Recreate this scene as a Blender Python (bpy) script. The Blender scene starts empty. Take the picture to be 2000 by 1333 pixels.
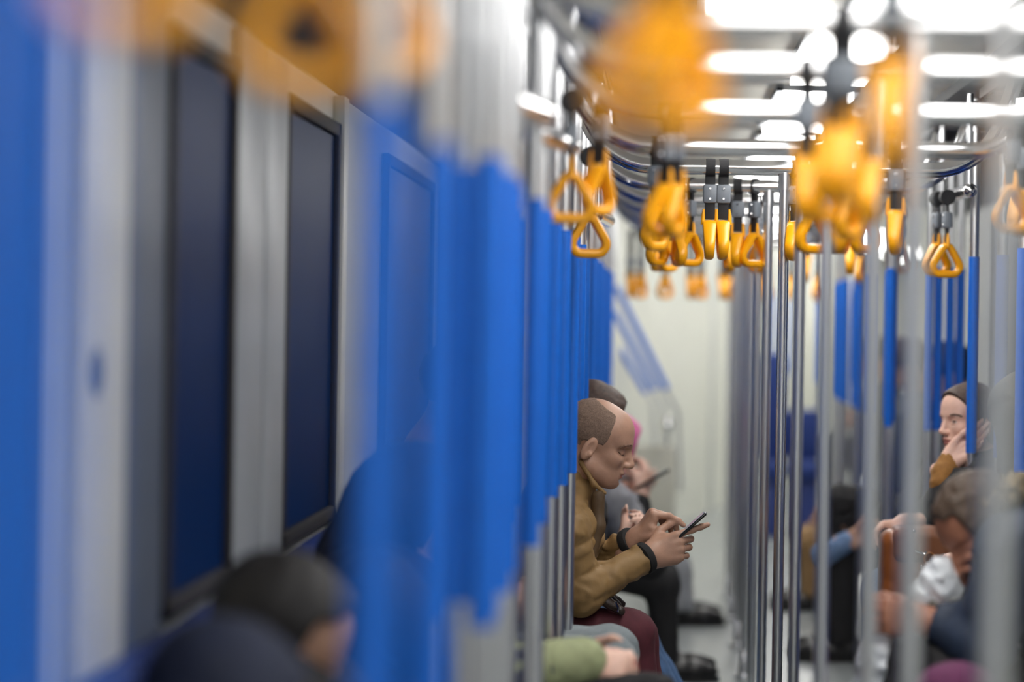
import bpy, bmesh, math, random
import numpy as np
from mathutils import Vector, Matrix

random.seed(4)
RNG = np.random.default_rng(7)
sc = bpy.context.scene
COL = sc.collection

# ------------------------------------------------------------------ camera, world, exposure
EYE = 1.38                     # lens height above the car floor
FPX = 4722.0                   # 85 mm on full frame, in pixels of a 2000 px wide frame
VX, VY = 1285.0, 622.0         # vanishing point of the car's length
ROLL = 0.0160
CR, SR = math.cos(ROLL), math.sin(ROLL)

cam_d = bpy.data.cameras.new('camera')
cam = bpy.data.objects.new('camera', cam_d)
COL.objects.link(cam)
cam_d.sensor_width = 36.0
cam_d.lens = FPX / 2000.0 * 36.0
cam_d.shift_x = -(VX - 1000.0) / 2000.0
cam_d.shift_y = (VY - 666.5) / 2000.0
cam.matrix_world = Matrix.Translation((0, 0, EYE)) @ Matrix.Rotation(math.pi / 2, 4, 'X') @ Matrix.Rotation(ROLL, 4, 'Z')
cam_d.clip_start = 0.05
cam_d.clip_end = 200
cam_d.dof.use_dof = True
cam_d.dof.focus_distance = 6.72
cam_d.dof.aperture_fstop = 1.25
sc.camera = cam

world = bpy.data.worlds.new('world')
sc.world = world
world.use_nodes = True
world.node_tree.nodes['Background'].inputs[0].default_value = (0.02, 0.025, 0.03, 1)
world.node_tree.nodes['Background'].inputs[1].default_value = 0.5
sc.view_settings.view_transform = 'Standard'
sc.view_settings.look = 'None'
sc.view_settings.gamma = 1.0
sc.view_settings.use_curve_mapping = False
sc.view_settings.exposure = 0.0
sc.cycles.use_denoising = True
sc.cycles.max_bounces = 8
sc.cycles.diffuse_bounces = 4
sc.cycles.glossy_bounces = 4
sc.cycles.sample_clamp_indirect = 6.0
LAMP_STRENGTH = 7.0


def W(px, py, Y):
    """world point seen at photo pixel (px, py) at depth Y"""
    a, b = px - VX, py - VY
    du = CR * a + SR * b
    dv = SR * a - CR * b
    k = Y / FPX
    return np.array([du * k, Y, EYE + dv * k])


# ------------------------------------------------------------------ materials
def srgb(r, g, b):
    f = lambda c: (c / 12.92) if c <= 0.04045 else ((c + 0.055) / 1.055) ** 2.4
    return (f(r / 255), f(g / 255), f(b / 255), 1.0)


MATS = {}


def mat(name, col, rough=0.6, metal=0.0, noise=0.0, nscale=30.0, bump=0.0, bscale=200.0, spec=0.5, sheen=0.0, sss=0.0, emit=0.0, coat=0.0, col2=None):
    m = bpy.data.materials.new(name)
    m.use_nodes = True
    nt = m.node_tree
    b = nt.nodes['Principled BSDF']
    b.inputs['Base Color'].default_value = col
    b.inputs['Roughness'].default_value = rough
    b.inputs['Metallic'].default_value = metal
    b.inputs['Specular IOR Level'].default_value = spec
    if sheen: b.inputs['Sheen Weight'].default_value = sheen
    if coat: b.inputs['Coat Weight'].default_value = coat
    if sss:
        b.inputs['Subsurface Weight'].default_value = sss
        b.inputs['Subsurface Radius'].default_value = (0.012, 0.005, 0.003)
        b.inputs['Subsurface Scale'].default_value = 1.0
    tc = nt.nodes.new('ShaderNodeTexCoord')
    if noise or col2:
        n = nt.nodes.new('ShaderNodeTexNoise')
        n.inputs['Scale'].default_value = nscale
        n.inputs['Detail'].default_value = 5
        nt.links.new(tc.outputs['Object'], n.inputs['Vector'])
        r = nt.nodes.new('ShaderNodeValToRGB')
        r.color_ramp.elements[0].position = 0.3
        r.color_ramp.elements[1].position = 0.7
        k0, k1 = 1 - noise, 1 + noise
        r.color_ramp.elements[0].color = (col[0] * k0, col[1] * k0, col[2] * k0, 1)
        r.color_ramp.elements[1].color = col2 if col2 else (min(1, col[0] * k1), min(1, col[1] * k1), min(1, col[2] * k1), 1)
        nt.links.new(n.outputs['Fac'], r.inputs['Fac'])
        nt.links.new(r.outputs['Color'], b.inputs['Base Color'])
    if bump:
        n2 = nt.nodes.new('ShaderNodeTexNoise')
        n2.inputs['Scale'].default_value = bscale
        n2.inputs['Detail'].default_value = 3
        nt.links.new(tc.outputs['Object'], n2.inputs['Vector'])
        bp = nt.nodes.new('ShaderNodeBump')
        bp.inputs['Strength'].default_value = bump
        bp.inputs['Distance'].default_value = 0.002
        nt.links.new(n2.outputs['Fac'], bp.inputs['Height'])
        nt.links.new(bp.outputs['Normal'], b.inputs['Normal'])
    if emit:
        b.inputs['Emission Color'].default_value = col
        b.inputs['Emission Strength'].default_value = emit
    MATS[name] = m
    return m


M_STEEL = mat('brushed_steel', (0.80, 0.81, 0.83, 1), 0.30, 1.0)
M_CHROME = mat('polished_steel', (0.72, 0.72, 0.73, 1), 0.12, 1.0)
M_BLUE = mat('blue_grip_rubber', srgb(6, 104, 212), 0.45, noise=0.05, nscale=60)
M_ORANGE = mat('orange_plastic', srgb(246, 168, 10), 0.32, spec=0.5)
M_BLACKSTRAP = mat('black_webbing', srgb(38, 38, 40), 0.75, bump=0.3, bscale=900)
M_CLAMP = mat('grey_clamp', srgb(120, 126, 134), 0.5)
M_WALL = mat('wall_laminate', srgb(190, 192, 188), 0.5, noise=0.03, nscale=6)
M_WALLW = mat('white_laminate', srgb(226, 226, 216), 0.45, noise=0.02, nscale=6)
M_CREAM = mat('cream_panel', srgb(214, 212, 198), 0.45, noise=0.02, nscale=5)
M_SLATE = mat('slate_panel', srgb(88, 97, 114), 0.5, noise=0.05, nscale=8)
M_GREYP = mat('grey_frame', srgb(160, 164, 168), 0.4, noise=0.03, nscale=8)
M_DARKTRIM = mat('dark_rubber', srgb(38, 36, 40), 0.7)
M_GLASS = mat('dark_tunnel_glass', srgb(3, 38, 86), 0.45, spec=0.06)
M_CEIL = mat('ceiling_white', srgb(236, 234, 222), 0.5, noise=0.02, nscale=4)
M_CEILD = mat('ceiling_grey', srgb(78, 79, 82), 0.55, noise=0.06, nscale=10)
M_VENT = mat('vent_dark', srgb(26, 26, 28), 0.7)
M_FLOOR = mat('floor_vinyl', srgb(148, 153, 153), 0.3, noise=0.10, nscale=160)
M_SEAT = mat('seat_upholstery', srgb(28, 52, 120), 0.8, noise=0.18, nscale=60, bump=0.3)
M_SEATSHELL = mat('seat_shell', srgb(150, 152, 154), 0.5)
M_LAMP = mat('lamp_diffuser', (1.0, 0.985, 0.96, 1), 0.5, emit=LAMP_STRENGTH)
M_LAMPN = mat('narrow_lamp_diffuser', (1.0, 0.985, 0.96, 1), 0.5, emit=LAMP_STRENGTH * 2.3)


# ------------------------------------------------------------------ object helpers
def tag(o, label=None, cat=None, group=None, kind=None):
    if label: o['label'] = label
    if cat: o['category'] = cat
    if group: o['group'] = group
    if kind: o['kind'] = kind
    return o


def link(name, verts, faces, material, parent=None, origin=None, smooth=True, mats=None, fmat=None):
    me = bpy.data.meshes.new(name)
    v = np.asarray(verts, dtype=float)
    if origin is None:
        origin = np.zeros(3)
    origin = np.asarray(origin, float)
    me.from_pydata((v - origin).tolist(), [], [list(map(int, f)) for f in faces])
    for m in (mats or [material]):
        me.materials.append(m)
    if fmat is not None:
        me.polygons.foreach_set('material_index', np.asarray(fmat, dtype=np.int32))
    if smooth:
        me.polygons.foreach_set('use_smooth', np.ones(len(me.polygons), dtype=bool))
    me.update()
    o = bpy.data.objects.new(name, me)
    COL.objects.link(o)
    o.location = origin
    if parent is not None:
        o.parent = parent
        o.matrix_parent_inverse = parent_inv(parent)
    return o


def parent_inv(p):
    m = Matrix.Translation(p.location) @ p.rotation_euler.to_matrix().to_4x4()
    if p.parent is not None:
        m = parent_full(p)
    return m.inverted()


def parent_full(p):
    loc = Matrix.Translation(p.location) @ p.rotation_euler.to_matrix().to_4x4()
    if p.parent is None:
        return loc
    return parent_full(p.parent) @ p.matrix_parent_inverse @ loc


def empty(name, loc):
    o = bpy.data.objects.new(name, None)
    o.empty_display_size = 0.1
    COL.objects.link(o)
    o.location = loc
    return o


class MB:
    """collects boxes, tubes and lathes into one mesh"""
    def __init__(self):
        self.v, self.f = [], []

    def add(self, v, f):
        n = len(self.v)
        self.v.extend([tuple(p) for p in v])
        self.f.extend([[i + n for i in q] for q in f])
        return self

    def box(self, lo, hi, bev=0.0):
        bm = bmesh.new()
        bmesh.ops.create_cube(bm, size=1.0)
        lo, hi = np.array(lo, float), np.array(hi, float)
        for q in bm.verts:
            q.co = Vector((lo + hi) / 2 + np.array(q.co) * (hi - lo))
        if bev:
            bmesh.ops.bevel(bm, geom=list(bm.edges), offset=bev, segments=2, profile=0.5, affect='EDGES')
        bm.verts.index_update()
        self.add([tuple(q.co) for q in bm.verts], [[q.index for q in f.verts] for f in bm.faces])
        bm.free()
        return self

    def tube(self, pts, r, n=16, caps=True, round_end=False):
        pts = [np.array(p, float) for p in pts]
        R = list(r) if hasattr(r, '__len__') else [r] * len(pts)
        if round_end:      # hemispherical tips
            d0 = pts[0] - pts[1]; d0 /= np.linalg.norm(d0)
            d1 = pts[-1] - pts[-2]; d1 /= np.linalg.norm(d1)
            a0, a1, r0, r1 = pts[0], pts[-1], R[0], R[-1]
            for t in (0.4, 0.75, 0.95):
                pts.insert(0, a0 + d0 * r0 * t); R.insert(0, r0 * math.sqrt(1 - t * t))
                pts.append(a1 + d1 * r1 * t); R.append(r1 * math.sqrt(1 - t * t))
        T = []
        for i in range(len(pts)):
            a = pts[max(i - 1, 0)]; b = pts[min(i + 1, len(pts) - 1)]
            t = b - a
            T.append(t / (np.linalg.norm(t) + 1e-12))
        up = np.array([0, 0, 1.0]) if abs(T[0][2]) < 0.9 else np.array([1.0, 0, 0])
        u = np.cross(T[0], up); u /= np.linalg.norm(u)
        v, f = [], []
        for i, p in enumerate(pts):
            u = u - T[i] * np.dot(u, T[i]); u /= np.linalg.norm(u)
            w = np.cross(T[i], u)
            for k in range(n):
                a = 2 * math.pi * k / n
                v.append(p + R[i] * (math.cos(a) * u + math.sin(a) * w))
        for i in range(len(pts) - 1):
            for k in range(n):
                f.append([i * n + k, i * n + (k + 1) % n, (i + 1) * n + (k + 1) % n, (i + 1) * n + k])
        if caps:
            f.append(list(range(n))[::-1])
            f.append([(len(pts) - 1) * n + k for k in range(n)])
        return self.add(v, f)

    def lathe(self, c, prof, n=20):
        """profile [(r, z)] about the vertical axis through c"""
        v, f = [], []
        for r, z in prof:
            for k in range(n):
                a = 2 * math.pi * k / n
                v.append((c[0] + r * math.cos(a), c[1] + r * math.sin(a), c[2] + z))
        for i in range(len(prof) - 1):
            for k in range(n):
                f.append([i * n + k, i * n + (k + 1) % n, (i + 1) * n + (k + 1) % n, (i + 1) * n + k])
        return self.add(v, f)

    def build(self, name, material, parent=None, origin=None, smooth=True):
        o = link(name, self.v, self.f, material, parent, origin, smooth)
        if smooth:
            try:
                o.data.set_sharp_from_angle(angle=math.radians(40))
            except Exception:
                pass
        return o


def struct(o):
    o['kind'] = 'structure'
    return o


ORD = ['nearest', 'second', 'third', 'fourth', 'fifth', 'sixth', 'seventh', 'eighth', 'ninth', 'tenth', 'eleventh', 'twelfth',
       'thirteenth', 'fourteenth', 'fifteenth', 'sixteenth', 'seventeenth', 'eighteenth', 'nineteenth', 'twentieth', 'twenty-first',
       'twenty-second', 'twenty-third', 'twenty-fourth', 'twenty-fifth', 'twenty-sixth', 'twenty-seventh', 'twenty-eighth', 'twenty-ninth', 'thirtieth', 'thirty-first', 'thirty-second',
       'thirty-third', 'thirty-fourth', 'thirty-fifth', 'thirty-sixth']

# ------------------------------------------------------------------ the car: floor, walls, ceiling
XL, XR, XC = -0.83, 1.57, 0.37
Y0, Y1 = -2.0, 12.2
ZC = 2.12
LW = [(XL, Y0), (XL, Y1), (-0.62, 13.0), (-0.20, 14.6), (0.30, 17.0), (0.95, 20.0), (2.1, 25.0)]       # left wall bends with the train
RW = [(XR, Y0), (XR, 13.0), (1.75, 15.0), (2.3, 18.0), (3.2, 22.0), (4.6, 27.0)]


def ribbon(name, line, z0, z1, material, t, zb=None):
    v, f = [], []
    for (x, y) in line:
        v += [(x, y, z0), (x, y, z1), (x + t, y, z1), (x + t, y, z0)]
    for i in range(len(line) - 1):
        a, b = i * 4, i * 4 + 4
        for k in range(4):
            f.append([a + k, a + (k + 1) % 4, b + (k + 1) % 4, b + k])
    f.append([0, 1, 2, 3]); n = (len(line) - 1) * 4; f.append([n + 3, n + 2, n + 1, n])
    return struct(link(name, v, f, material, smooth=False))


ribbon('wall_left', LW, -0.02, ZC + 0.05, M_WALL, -0.06)
ribbon('wall_right', RW, -0.02, ZC + 0.05, M_WALL, 0.06)
struct(MB().box((XL - 0.1, Y0, -0.06), (5.0, 27.2, 0.0)).build('floor', M_FLOOR, smooth=False))
struct(MB().box((XL - 0.1, Y0, ZC), (5.0, 27.2, ZC + 0.05)).build('ceiling', M_CEIL, smooth=False))
struct(MB().box((XL - 0.1, 27.0, 0), (5.0, 27.06, ZC)).build('wall_back', M_WALLW, smooth=False))
struct(MB().box((XL - 0.1, Y0 - 0.06, 0), (XR + 0.1, Y0, ZC)).build('wall_front', M_WALL, smooth=False))
# white lining of the far bend, in front of the left wall
far = [(x + 0.012, y) for x, y in LW[1:]]
struct(link('trim_1', [(x, y, z) for (x, y) in far for z in (0.0, ZC)],
            [[2 * i, 2 * i + 2, 2 * i + 3, 2 * i + 1] for i in range(len(far) - 1)], M_WALLW, smooth=False))
# grey lower side ceilings
for i, (a, b) in enumerate(((XL, -0.16), (0.90, XR))):
    m = MB()
    xs = [(a, 1.94), (a + (b - a) * 0.5, 2.03), (b, 2.085), (b, ZC)] if i == 0 else [(b, 1.94), (b + (a - b) * 0.5, 2.03), (a, 2.085), (a, ZC)]
    v = [(x, y, z) for y in (Y0, 13.0) for x, z in xs]
    f = [[0, 1, 5, 4], [1, 2, 6, 5], [2, 3, 7, 6]]
    struct(link('trim_%d' % (2 + i), v, f, M_CEILD, smooth=False))

# windows and panels of the left wall
WN = [0]


def window(side, ya, yb, za=0.86, zb=1.86, glass=None):
    WN[0] += 1
    x = XL if side < 0 else XR
    s = 1 if side < 0 else -1
    fr = MB()
    w = 0.035
    lo = lambda a, b: (min(a, b), max(a, b))
    x0, x1 = lo(x, x + s * 0.022)
    fr.box((x0, ya, za), (x1, ya + w, zb), 0.005).box((x0, yb - w, za), (x1, yb, zb), 0.005)
    fr.box((x0, ya, za), (x1, yb, za + w), 0.005).box((x0, ya, zb - w), (x1, yb, zb), 0.005)
    o = struct(fr.build('window_%d' % WN[0], M_DARKTRIM))
    x0, x1 = lo(x, x + s * 0.008)
    MB().box((x0, ya + w, za + w), (x1, yb - w, zb - w)).build('pane', glass or M_GLASS, o, smooth=False)
    return o


window(-1, 2.2, 3.22)
window(-1, 4.02, 4.64)
window(-1, 5.27, 6.12)
window(-1, 7.2, 8.8)
window(-1, 9.2, 10.8)
TN = [3]


def trim(lo, hi, m, bev=0.004):
    TN[0] += 1
    return struct(MB().box(lo, hi, bev).build('trim_%d' % TN[0], m))


trim((XL, 3.43, 0.45), (XL + 0.02, 3.70, 1.93), M_CREAM)
trim((XL, 3.70, 0.45), (XL + 0.012, 4.02, 1.93), M_SLATE)
trim((XL, 4.65, 0.45), (XL + 0.02, 4.965, 1.93), M_GREYP)
trim((XL, 4.985, 0.45), (XL + 0.02, 5.26, 1.93), M_GREYP)
trim((XL, 4.965, 0.45), (XL + 0.008, 4.985, 1.93), M_DARKTRIM, 0)
trim((XL, 6.12, 0.45), (XL + 0.03, 6.2, 1.93), M_CREAM)
for ya, yb in ((4.2, 5.9), (6.6, 8.0), (9.6, 11.2)):
    window(1, ya, yb)
# round sticker on the cream panel
st = MB()
c = W(196, 728, (-(XL + 0.022)) * FPX / (VX - 196))
n = 24
st.add([(XL + 0.0205, c[1] + 0.035 * math.cos(2 * math.pi * k / n), c[2] + 0.035 * math.sin(2 * math.pi * k / n)) for k in range(n)] +
       [(XL + 0.0225, c[1] + 0.035 * math.cos(2 * math.pi * k / n), c[2] + 0.035 * math.sin(2 * math.pi * k / n)) for k in range(n)],
       [[k, (k + 1) % n, n + (k + 1) % n, n + k] for k in range(n)] + [[n + k for k in range(n)]])
tag(st.build('round_sticker', M_SLATE, origin=(XL + 0.02, c[1], c[2])), 'small grey round sticker on the cream wall panel', 'sticker')

# ceiling lamps: two lines of flat diffuser panels
LAMPS = []
for k in range(5):
    LAMPS += [(0.08, 0.34, Y0 + 0.2 + k * 1.5, 'left line'), (0.42, 0.78, Y0 + 0.2 + k * 1.5, 'right line')]
for k in range(2):
    LAMPS += [(0.36, 0.62, 5.75 + k * 1.8, 'narrow middle line')]
for k in range(10):
    LAMPS.append((0.38, 0.62, 9.4 + k * 1.7, 'far single line'))
LN = {}
for xa, xb, ya, sd in LAMPS:
    LN[sd] = LN.get(sd, -1) + 1
    k = LN[sd]
    if True:
        yb = ya + 1.42
        off = 0.0 if ya < 12 else (ya - 12) * 0.16
        fr = MB()
        w = 0.02
        z0, z1 = ZC - 0.022, ZC - 0.001
        fr.box((xa + off, ya, z0), (xa + off + w, yb, z1)).box((xb + off - w, ya, z0), (xb + off, yb, z1))
        fr.box((xa + off, ya, z0), (xb + off, ya + w, z1)).box((xa + off, yb - w, z0), (xb + off, yb, z1))
        o = fr.build('ceiling_lamp', M_GREYP, origin=((xa + xb) / 2 + off, (ya + yb) / 2, ZC), smooth=False)
        MB().box((xa + off + w, ya + w, z0 - 0.022), (xb + off - w, yb - w, z1)).build('diffuser', M_LAMP if ya < 5.7 else M_LAMPN, o, smooth=False)
        tag(o, 'long white ceiling lamp panel, %s in the %s above the aisle' % (ORD[k].replace('nearest', 'first'), sd), 'ceiling light', 'ceiling lamp panels')

# vent grilles in the grey side ceilings
for i, (x, y) in enumerate(((-0.22, 6.9), (1.0, 6.9), (-0.22, 5.2), (1.0, 5.2), (-0.22, 8.6), (1.0, 8.6))):
    o = MB().box((x - 0.06, y - 0.25, 2.045), (x + 0.06, y + 0.25, 2.075), 0.004).build('vent_grille', M_CEILD, origin=(x, y, 2.08))
    sl = MB()
    for k in range(9):
        sl.box((x - 0.05, y - 0.22 + k * 0.052, 2.040), (x + 0.05, y - 0.20 + k * 0.052, 2.046))
    sl.build('slats', M_VENT, o, smooth=False)
    tag(o, 'slotted dark vent grille in the %s grey ceiling edge, %s one' % ('left' if x < 0 else 'right', ['middle', 'middle', 'nearest', 'nearest', 'farthest', 'farthest'][i]), 'vent', 'ceiling vents')

# ------------------------------------------------------------------ overhead bars and aisle poles
ZB = EYE + 0.415
RB = 0.0215
BARS = [2.1, 2.55, 3.37, 4.0, 4.85, 5.83, 6.6, 7.5, 8.4, 9.3, 10.2, 11.1, 12.0, 13.0]
for i, y in enumerate(BARS):
    off = 0.0 if y < 12 else 0.05
    xa, xb, R = -0.02 + off, 0.74 + off, 0.2
    pts = []
    for k in range(9):
        a = math.radians(75) * (1 - k / 8)
        pts.append((xa - R * math.sin(a), y, ZB + R * (1 - math.cos(a))))
    for k in range(9):
        a = math.radians(75) * k / 8
        pts.append((xb + R * math.sin(a), y, ZB + R * (1 - math.cos(a))))
    pts = [(pts[0][0] - 0.05, y, ZC - 0.03)] + pts + [(pts[-1][0] + 0.05, y, ZC - 0.03)]
    o = MB().tube(pts, RB, 18).build('overhead_grab_bar', M_CHROME, origin=(XC, y, ZB))
    for p in (pts[0], pts[-1]):
        MB().tube([(p[0], y, ZC - 0.05), (p[0], y, ZC - 0.001)], 0.034, 18).build('ceiling_flange', M_STEEL, o)
    tag(o, 'polished crosswise overhead bar with upturned ends, %s from the camera' % ORD[i], 'grab bar', 'overhead bars across the aisle')

PX = [None, 0.36, 0.357, 0.355, 0.337, 0.34, 0.34, 0.338, 0.345, 0.352, 0.36, 0.36, 0.37, 0.41]
for i, y in enumerate(BARS):
    x = PX[i]
    if x is None: continue
    o = MB().tube([(x, y, 0.012), (x, y, ZB)], 0.0145, 20).build('aisle_pole', M_STEEL, origin=(x, y, 0))
    MB().lathe((x, y, 0), [(0.0, 0.0), (0.042, 0.0), (0.042, 0.012), (0.022, 0.02), (0.0175, 0.10), (0.0148, 0.104)], 20).build('floor_flange', M_STEEL, o)
    MB().tube([(x, y, ZB - 0.06), (x, y, ZB - 0.012)], 0.018, 20).build('top_sleeve', M_STEEL, o)
    tag(o, 'bare steel pole in the middle of the aisle, %s from the camera' % ORD[i - 1], 'pole', 'aisle poles')

# ------------------------------------------------------------------ blue-gripped poles of the seat rows
GT, GB = EYE + 0.205, EYE - 0.40


def row_pole(x, y, label, group, dz=0.0, ztop=1.99):
    o = MB().tube([(x, y, 0.0), (x, y, ztop)], 0.0145, 16).build('seat_row_pole', M_STEEL, origin=(x, y, 0))
    MB().tube([(x, y, GB + dz), (x, y, GT + dz)], 0.0172, 18).build('grip', M_BLUE, o)
    MB().tube([(x, y, 0.0), (x, y, 0.012)], 0.034, 16).build('foot_flange', M_STEEL, o)
    MB().tube([(x, y, ztop - 0.02), (x, y, ztop)], 0.028, 16).build('top_flange', M_STEEL, o)
    tag(o, label, 'pole', group)
    return o


s2y = lambda s: FPX / s
LROW = [(5700, -.222), (2450, -.222), (1960, -.222), (1520, -.222), (1460, -.224), (1400, -.27), (1347, -.222), (1250, -.23), (1180, -.25), (1122, -.216), (1090, -.275), (1012, -.224),
        (880, -.232), (823, -.225), (762, -.219), (690, -.222), (640, -.225), (600, -.222), (565, -.225), (530, -.222), (500, -.228), (470, -.225), (445, -.222), (420, -.225)]
for i, (s, x) in enumerate(LROW):
    row_pole(x, s2y(s), 'steel pole with a long blue grip in the left seat row, %s from the camera' % ORD[i], 'blue gripped poles of the left row', dz=(-.035 if s > 1700 and s < 3000 else 0))
LROW2 = [(1500, -.285), (1122, -.33), (1012, -.282), (930, -.30), (762, -.28), (700, -.30), (600, -.29), (520, -.29), (450, -.28)]
for i, (s, x) in enumerate(LROW2):
    row_pole(x, s2y(s) + 0.02, 'blue gripped pole set back behind the left row, %s of those from the camera' % ORD[i], 'blue gripped poles set back on the left')
RROW = [(723, .985), (655, 1.025), (634, .972), (526, 1.003), (524, 1.045), (522, 1.092), (520, 1.135), (512, .885), (500, .90), (490, .94), (470, .95), (445, .935), (430, .925), (415, .93), (400, .92), (385, .93), (372, .94), (360, .96)]
for i, (s, x) in enumerate(RROW):
    row_pole(x, s2y(s), 'steel pole with a long blue grip in the right seat row, %s from the camera' % ORD[i], 'blue gripped poles of the right row')

# lengthwise grab tubes on the row poles
def row_tube(p, q, label, r=0.021):
    d = (q - p) / np.linalg.norm(q - p)
    o = MB().tube([p, p + d * 0.02, q - d * 0.02, q], r, 18, round_end=True).build('lengthwise_grab_tube', M_CHROME, origin=(p + q) / 2)
    mid = (p + q) / 2
    for t in (p + d * 0.06, q - d * 0.05):
        MB().tube([t, (t[0], t[1], ZC - 0.05)], 0.010, 12).build('hanger', M_STEEL, o)
    tag(o, label, 'grab bar', 'lengthwise grab tubes')
    return o


row_tube(W(800, 20, 2.75), W(872, 60, 3.1), 'blurred steel grab tube above the left row, nearest the camera')
row_tube(W(935, 172, 3.55), W(1062, 222, 4.15), 'steel grab tube above the left row, second from the camera')
row_tube(W(1030, 252, 4.35), W(1118, 285, 5.1), 'steel grab tube above the left row with two strap handles at its end')
row_tube(W(1165, 418, 6.8), W(1188, 431, 7.4), 'short chrome tube end behind the left strap handles')
row_tube(W(1896, 372, 7.2), W(1838, 388, 8.4), 'chrome grab tube on the right row holding a strap handle')
row_tube(W(1760, 490, 10.0), W(1728, 491, 11.5), 'steel grab tube farther down the right row')

# ------------------------------------------------------------------ strap handles
def ring_path(n=72):
    """rounded triangle, apex up, width .118, height .112; returns x, z in the ring's plane"""
    A, B, C_ = np.array([0.0, -0.012]), np.array([-0.061, -0.115]), np.array([0.061, -0.115])
    pts = []
    for p, q, r_, rad in ((B, A, C_, 0.016), (A, C_, B, 0.024), (C_, B, A, 0.024)):
        d0 = (p - q) / np.linalg.norm(p - q); d1 = (r_ - q) / np.linalg.norm(r_ - q)
        ang = math.acos(np.clip(np.dot(d0, d1), -1, 1)); L = rad / math.tan(ang / 2)
        a, b = q + d0 * L, q + d1 * L
        cen = q + (d0 + d1) / np.linalg.norm(d0 + d1) * rad / math.sin(ang / 2)
        th0 = math.atan2(*(a - cen)[::-1]); th1 = math.atan2(*(b - cen)[::-1])
        dth = (th1 - th0 + math.pi) % (2 * math.pi) - math.pi
        for k in range(9):
            t = th0 + dth * k / 8
            pts.append(cen + rad * np.array([math.cos(t), math.sin(t)]))
        pts += [b + (0) * b]
    out = [pts[0]]
    for p in pts[1:]:
        if np.linalg.norm(p - out[-1]) > 1e-5: out.append(p)
    # resample
    P = np.array(out + [out[0]]); L = np.concatenate([[0], np.cumsum(np.linalg.norm(np.diff(P, axis=0), axis=1))])
    t = np.linspace(0, L[-1], n, endpoint=False)
    return np.stack([np.interp(t, L, P[:, 0]), np.interp(t, L, P[:, 1])], 1)


def handle_mesh():
    P = ring_path()
    n = len(P); m = 12
    T = np.roll(P, -1, 0) - np.roll(P, 1, 0); T /= np.linalg.norm(T, axis=1)[:, None]
    N = np.stack([T[:, 1], -T[:, 0]], 1)
    cen = np.array([0, -0.07])
    flip = np.sign(np.sum(N * (P - cen), 1)); N *= flip[:, None]
    v, f = [], []
    for i in range(n):
        u = (P[i, 1] + 0.112) / 0.1                 # 0 at the bottom, 1 at the top
        hd = 0.0130 + 0.0080 * min(1, max(0, u))    # half depth
        ht = 0.0105 + 0.001 * (1 - u)               # half thickness
        for k in range(m):
            a = 2 * math.pi * k / m
            ca, sa = math.cos(a), math.sin(a)
            ex = lambda c: math.copysign(abs(c) ** 0.7, c)
            q = P[i] + N[i] * ht * ex(ca)
            v.append((q[0], hd * ex(sa), q[1]))
    for i in range(n):
        for k in range(m):
            f.append([i * m + k, i * m + (k + 1) % m, ((i + 1) % n) * m + (k + 1) % m, ((i + 1) % n) * m + k])
    return v, f


def strap_proto(long=0.0):
    root = empty('strap_handle', (0, 0, 0))
    v, f = handle_mesh()
    # the two prongs at the top that straddle the band
    hm = MB().add(v, f)
    for s in (-1, 1):
        hm.tube([(0, s * 0.0185, -0.030), (0, s * 0.0175, -0.006), (0, s * 0.0165, 0.012)], [0.006, 0.0055, 0.003], 10)
    hm.build('handle', M_ORANGE, root)
    b = MB().box((-0.004, -0.014, -0.016), (0.004, 0.014, 0.128 + long), 0.0015)
    b.tube([(0, -0.013, 0.126 + long), (0, 0.013, 0.126 + long)], 0.0245, 18)
    b.build('band', M_BLACKSTRAP, root)
    cl = MB().box((-0.013, -0.0195, 0.028), (0.013, 0.0195, 0.080), 0.007).build('clamp', M_CLAMP, root)
    for z in (0.040, 0.068):
        for s in (-1, 1):
            MB().tube([(s * 0.0125, 0, z), (s * 0.0155, 0, z)], [0.0045, 0.003], 10).build('rivet', M_CHROME, cl)
    return root


PROTO = strap_proto()
PROTOL = strap_proto(0.065)
FIRST = {0: True, 1: True}


def kids(o):
    return [c for c in bpy.data.objects if c.parent == o]


def copy_tree(o, parent=None):
    c = o.copy(); COL.objects.link(c)
    if parent is not None:
        c.parent = parent
    for ch in kids(o):
        copy_tree(ch, c)
    return c


def strap(px, py, s, yaw, label, group, ztop=None, bar=None, lean=0.0, long=0):
    """py = bottom of the handle in the photo; hangs at depth FPX/s"""
    Y = FPX / s if bar is None else bar
    p = W(px, py, Y)
    x, zb = p[0], p[2]
    top = ZB if ztop is None else ztop
    src = PROTOL if long else PROTO
    o = src if FIRST[long] else copy_tree(src)
    FIRST[long] = False
    o.location = (x, Y, top - 0.127 - 0.065 * long)
    o.rotation_euler = (0, math.radians(lean), math.radians(yaw))
    tag(o, label, 'strap handle', group)
    return o


# on the crosswise bars: (x pixel, bar index, yaw, what sets it apart)
G1 = 'strap handles on the overhead bars'
cross = [
    (1385, 6, 90), (1411, 6, 92),
    (1297, 4, 40), (1316, 4, 75), (1279, 5, 60),
    (1284, 7, 60), (1326, 7, 105), (1347, 7, 40), (1440, 7, 80), (1472, 7, 35),
    (1283, 8, 75), (1306, 8, 55), (1424, 8, 100), (1482, 8, 120), (1660, 8, 85),
    (1552, 6, 70), (1588, 5, 35), (1628, 5, 110), (1640, 5, 70), (1690, 5, 50), (1748, 5, 80),
    (1655, 4, 65),
    (1572, 3, 80), (1612, 3, 60), (1702, 3, 75),
    (1650, 2, 78), (1628, 2, 60),
    (1735, 1, 80),
    (1262, 0, 20), (1320, 0, 55),
    (1232, 12, 84), (1252, 12, 60), (1300, 12, 50), (1350, 12, 80), (1370, 12, 60), (1412, 12, 86), (1424, 12, 70), (1484, 12, 80), (1496, 12, 60), (1546, 12, 82), (1600, 12, 60), (1575, 10, 85), (1470, 10, 90), (1682, 10, 70),
]
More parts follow.
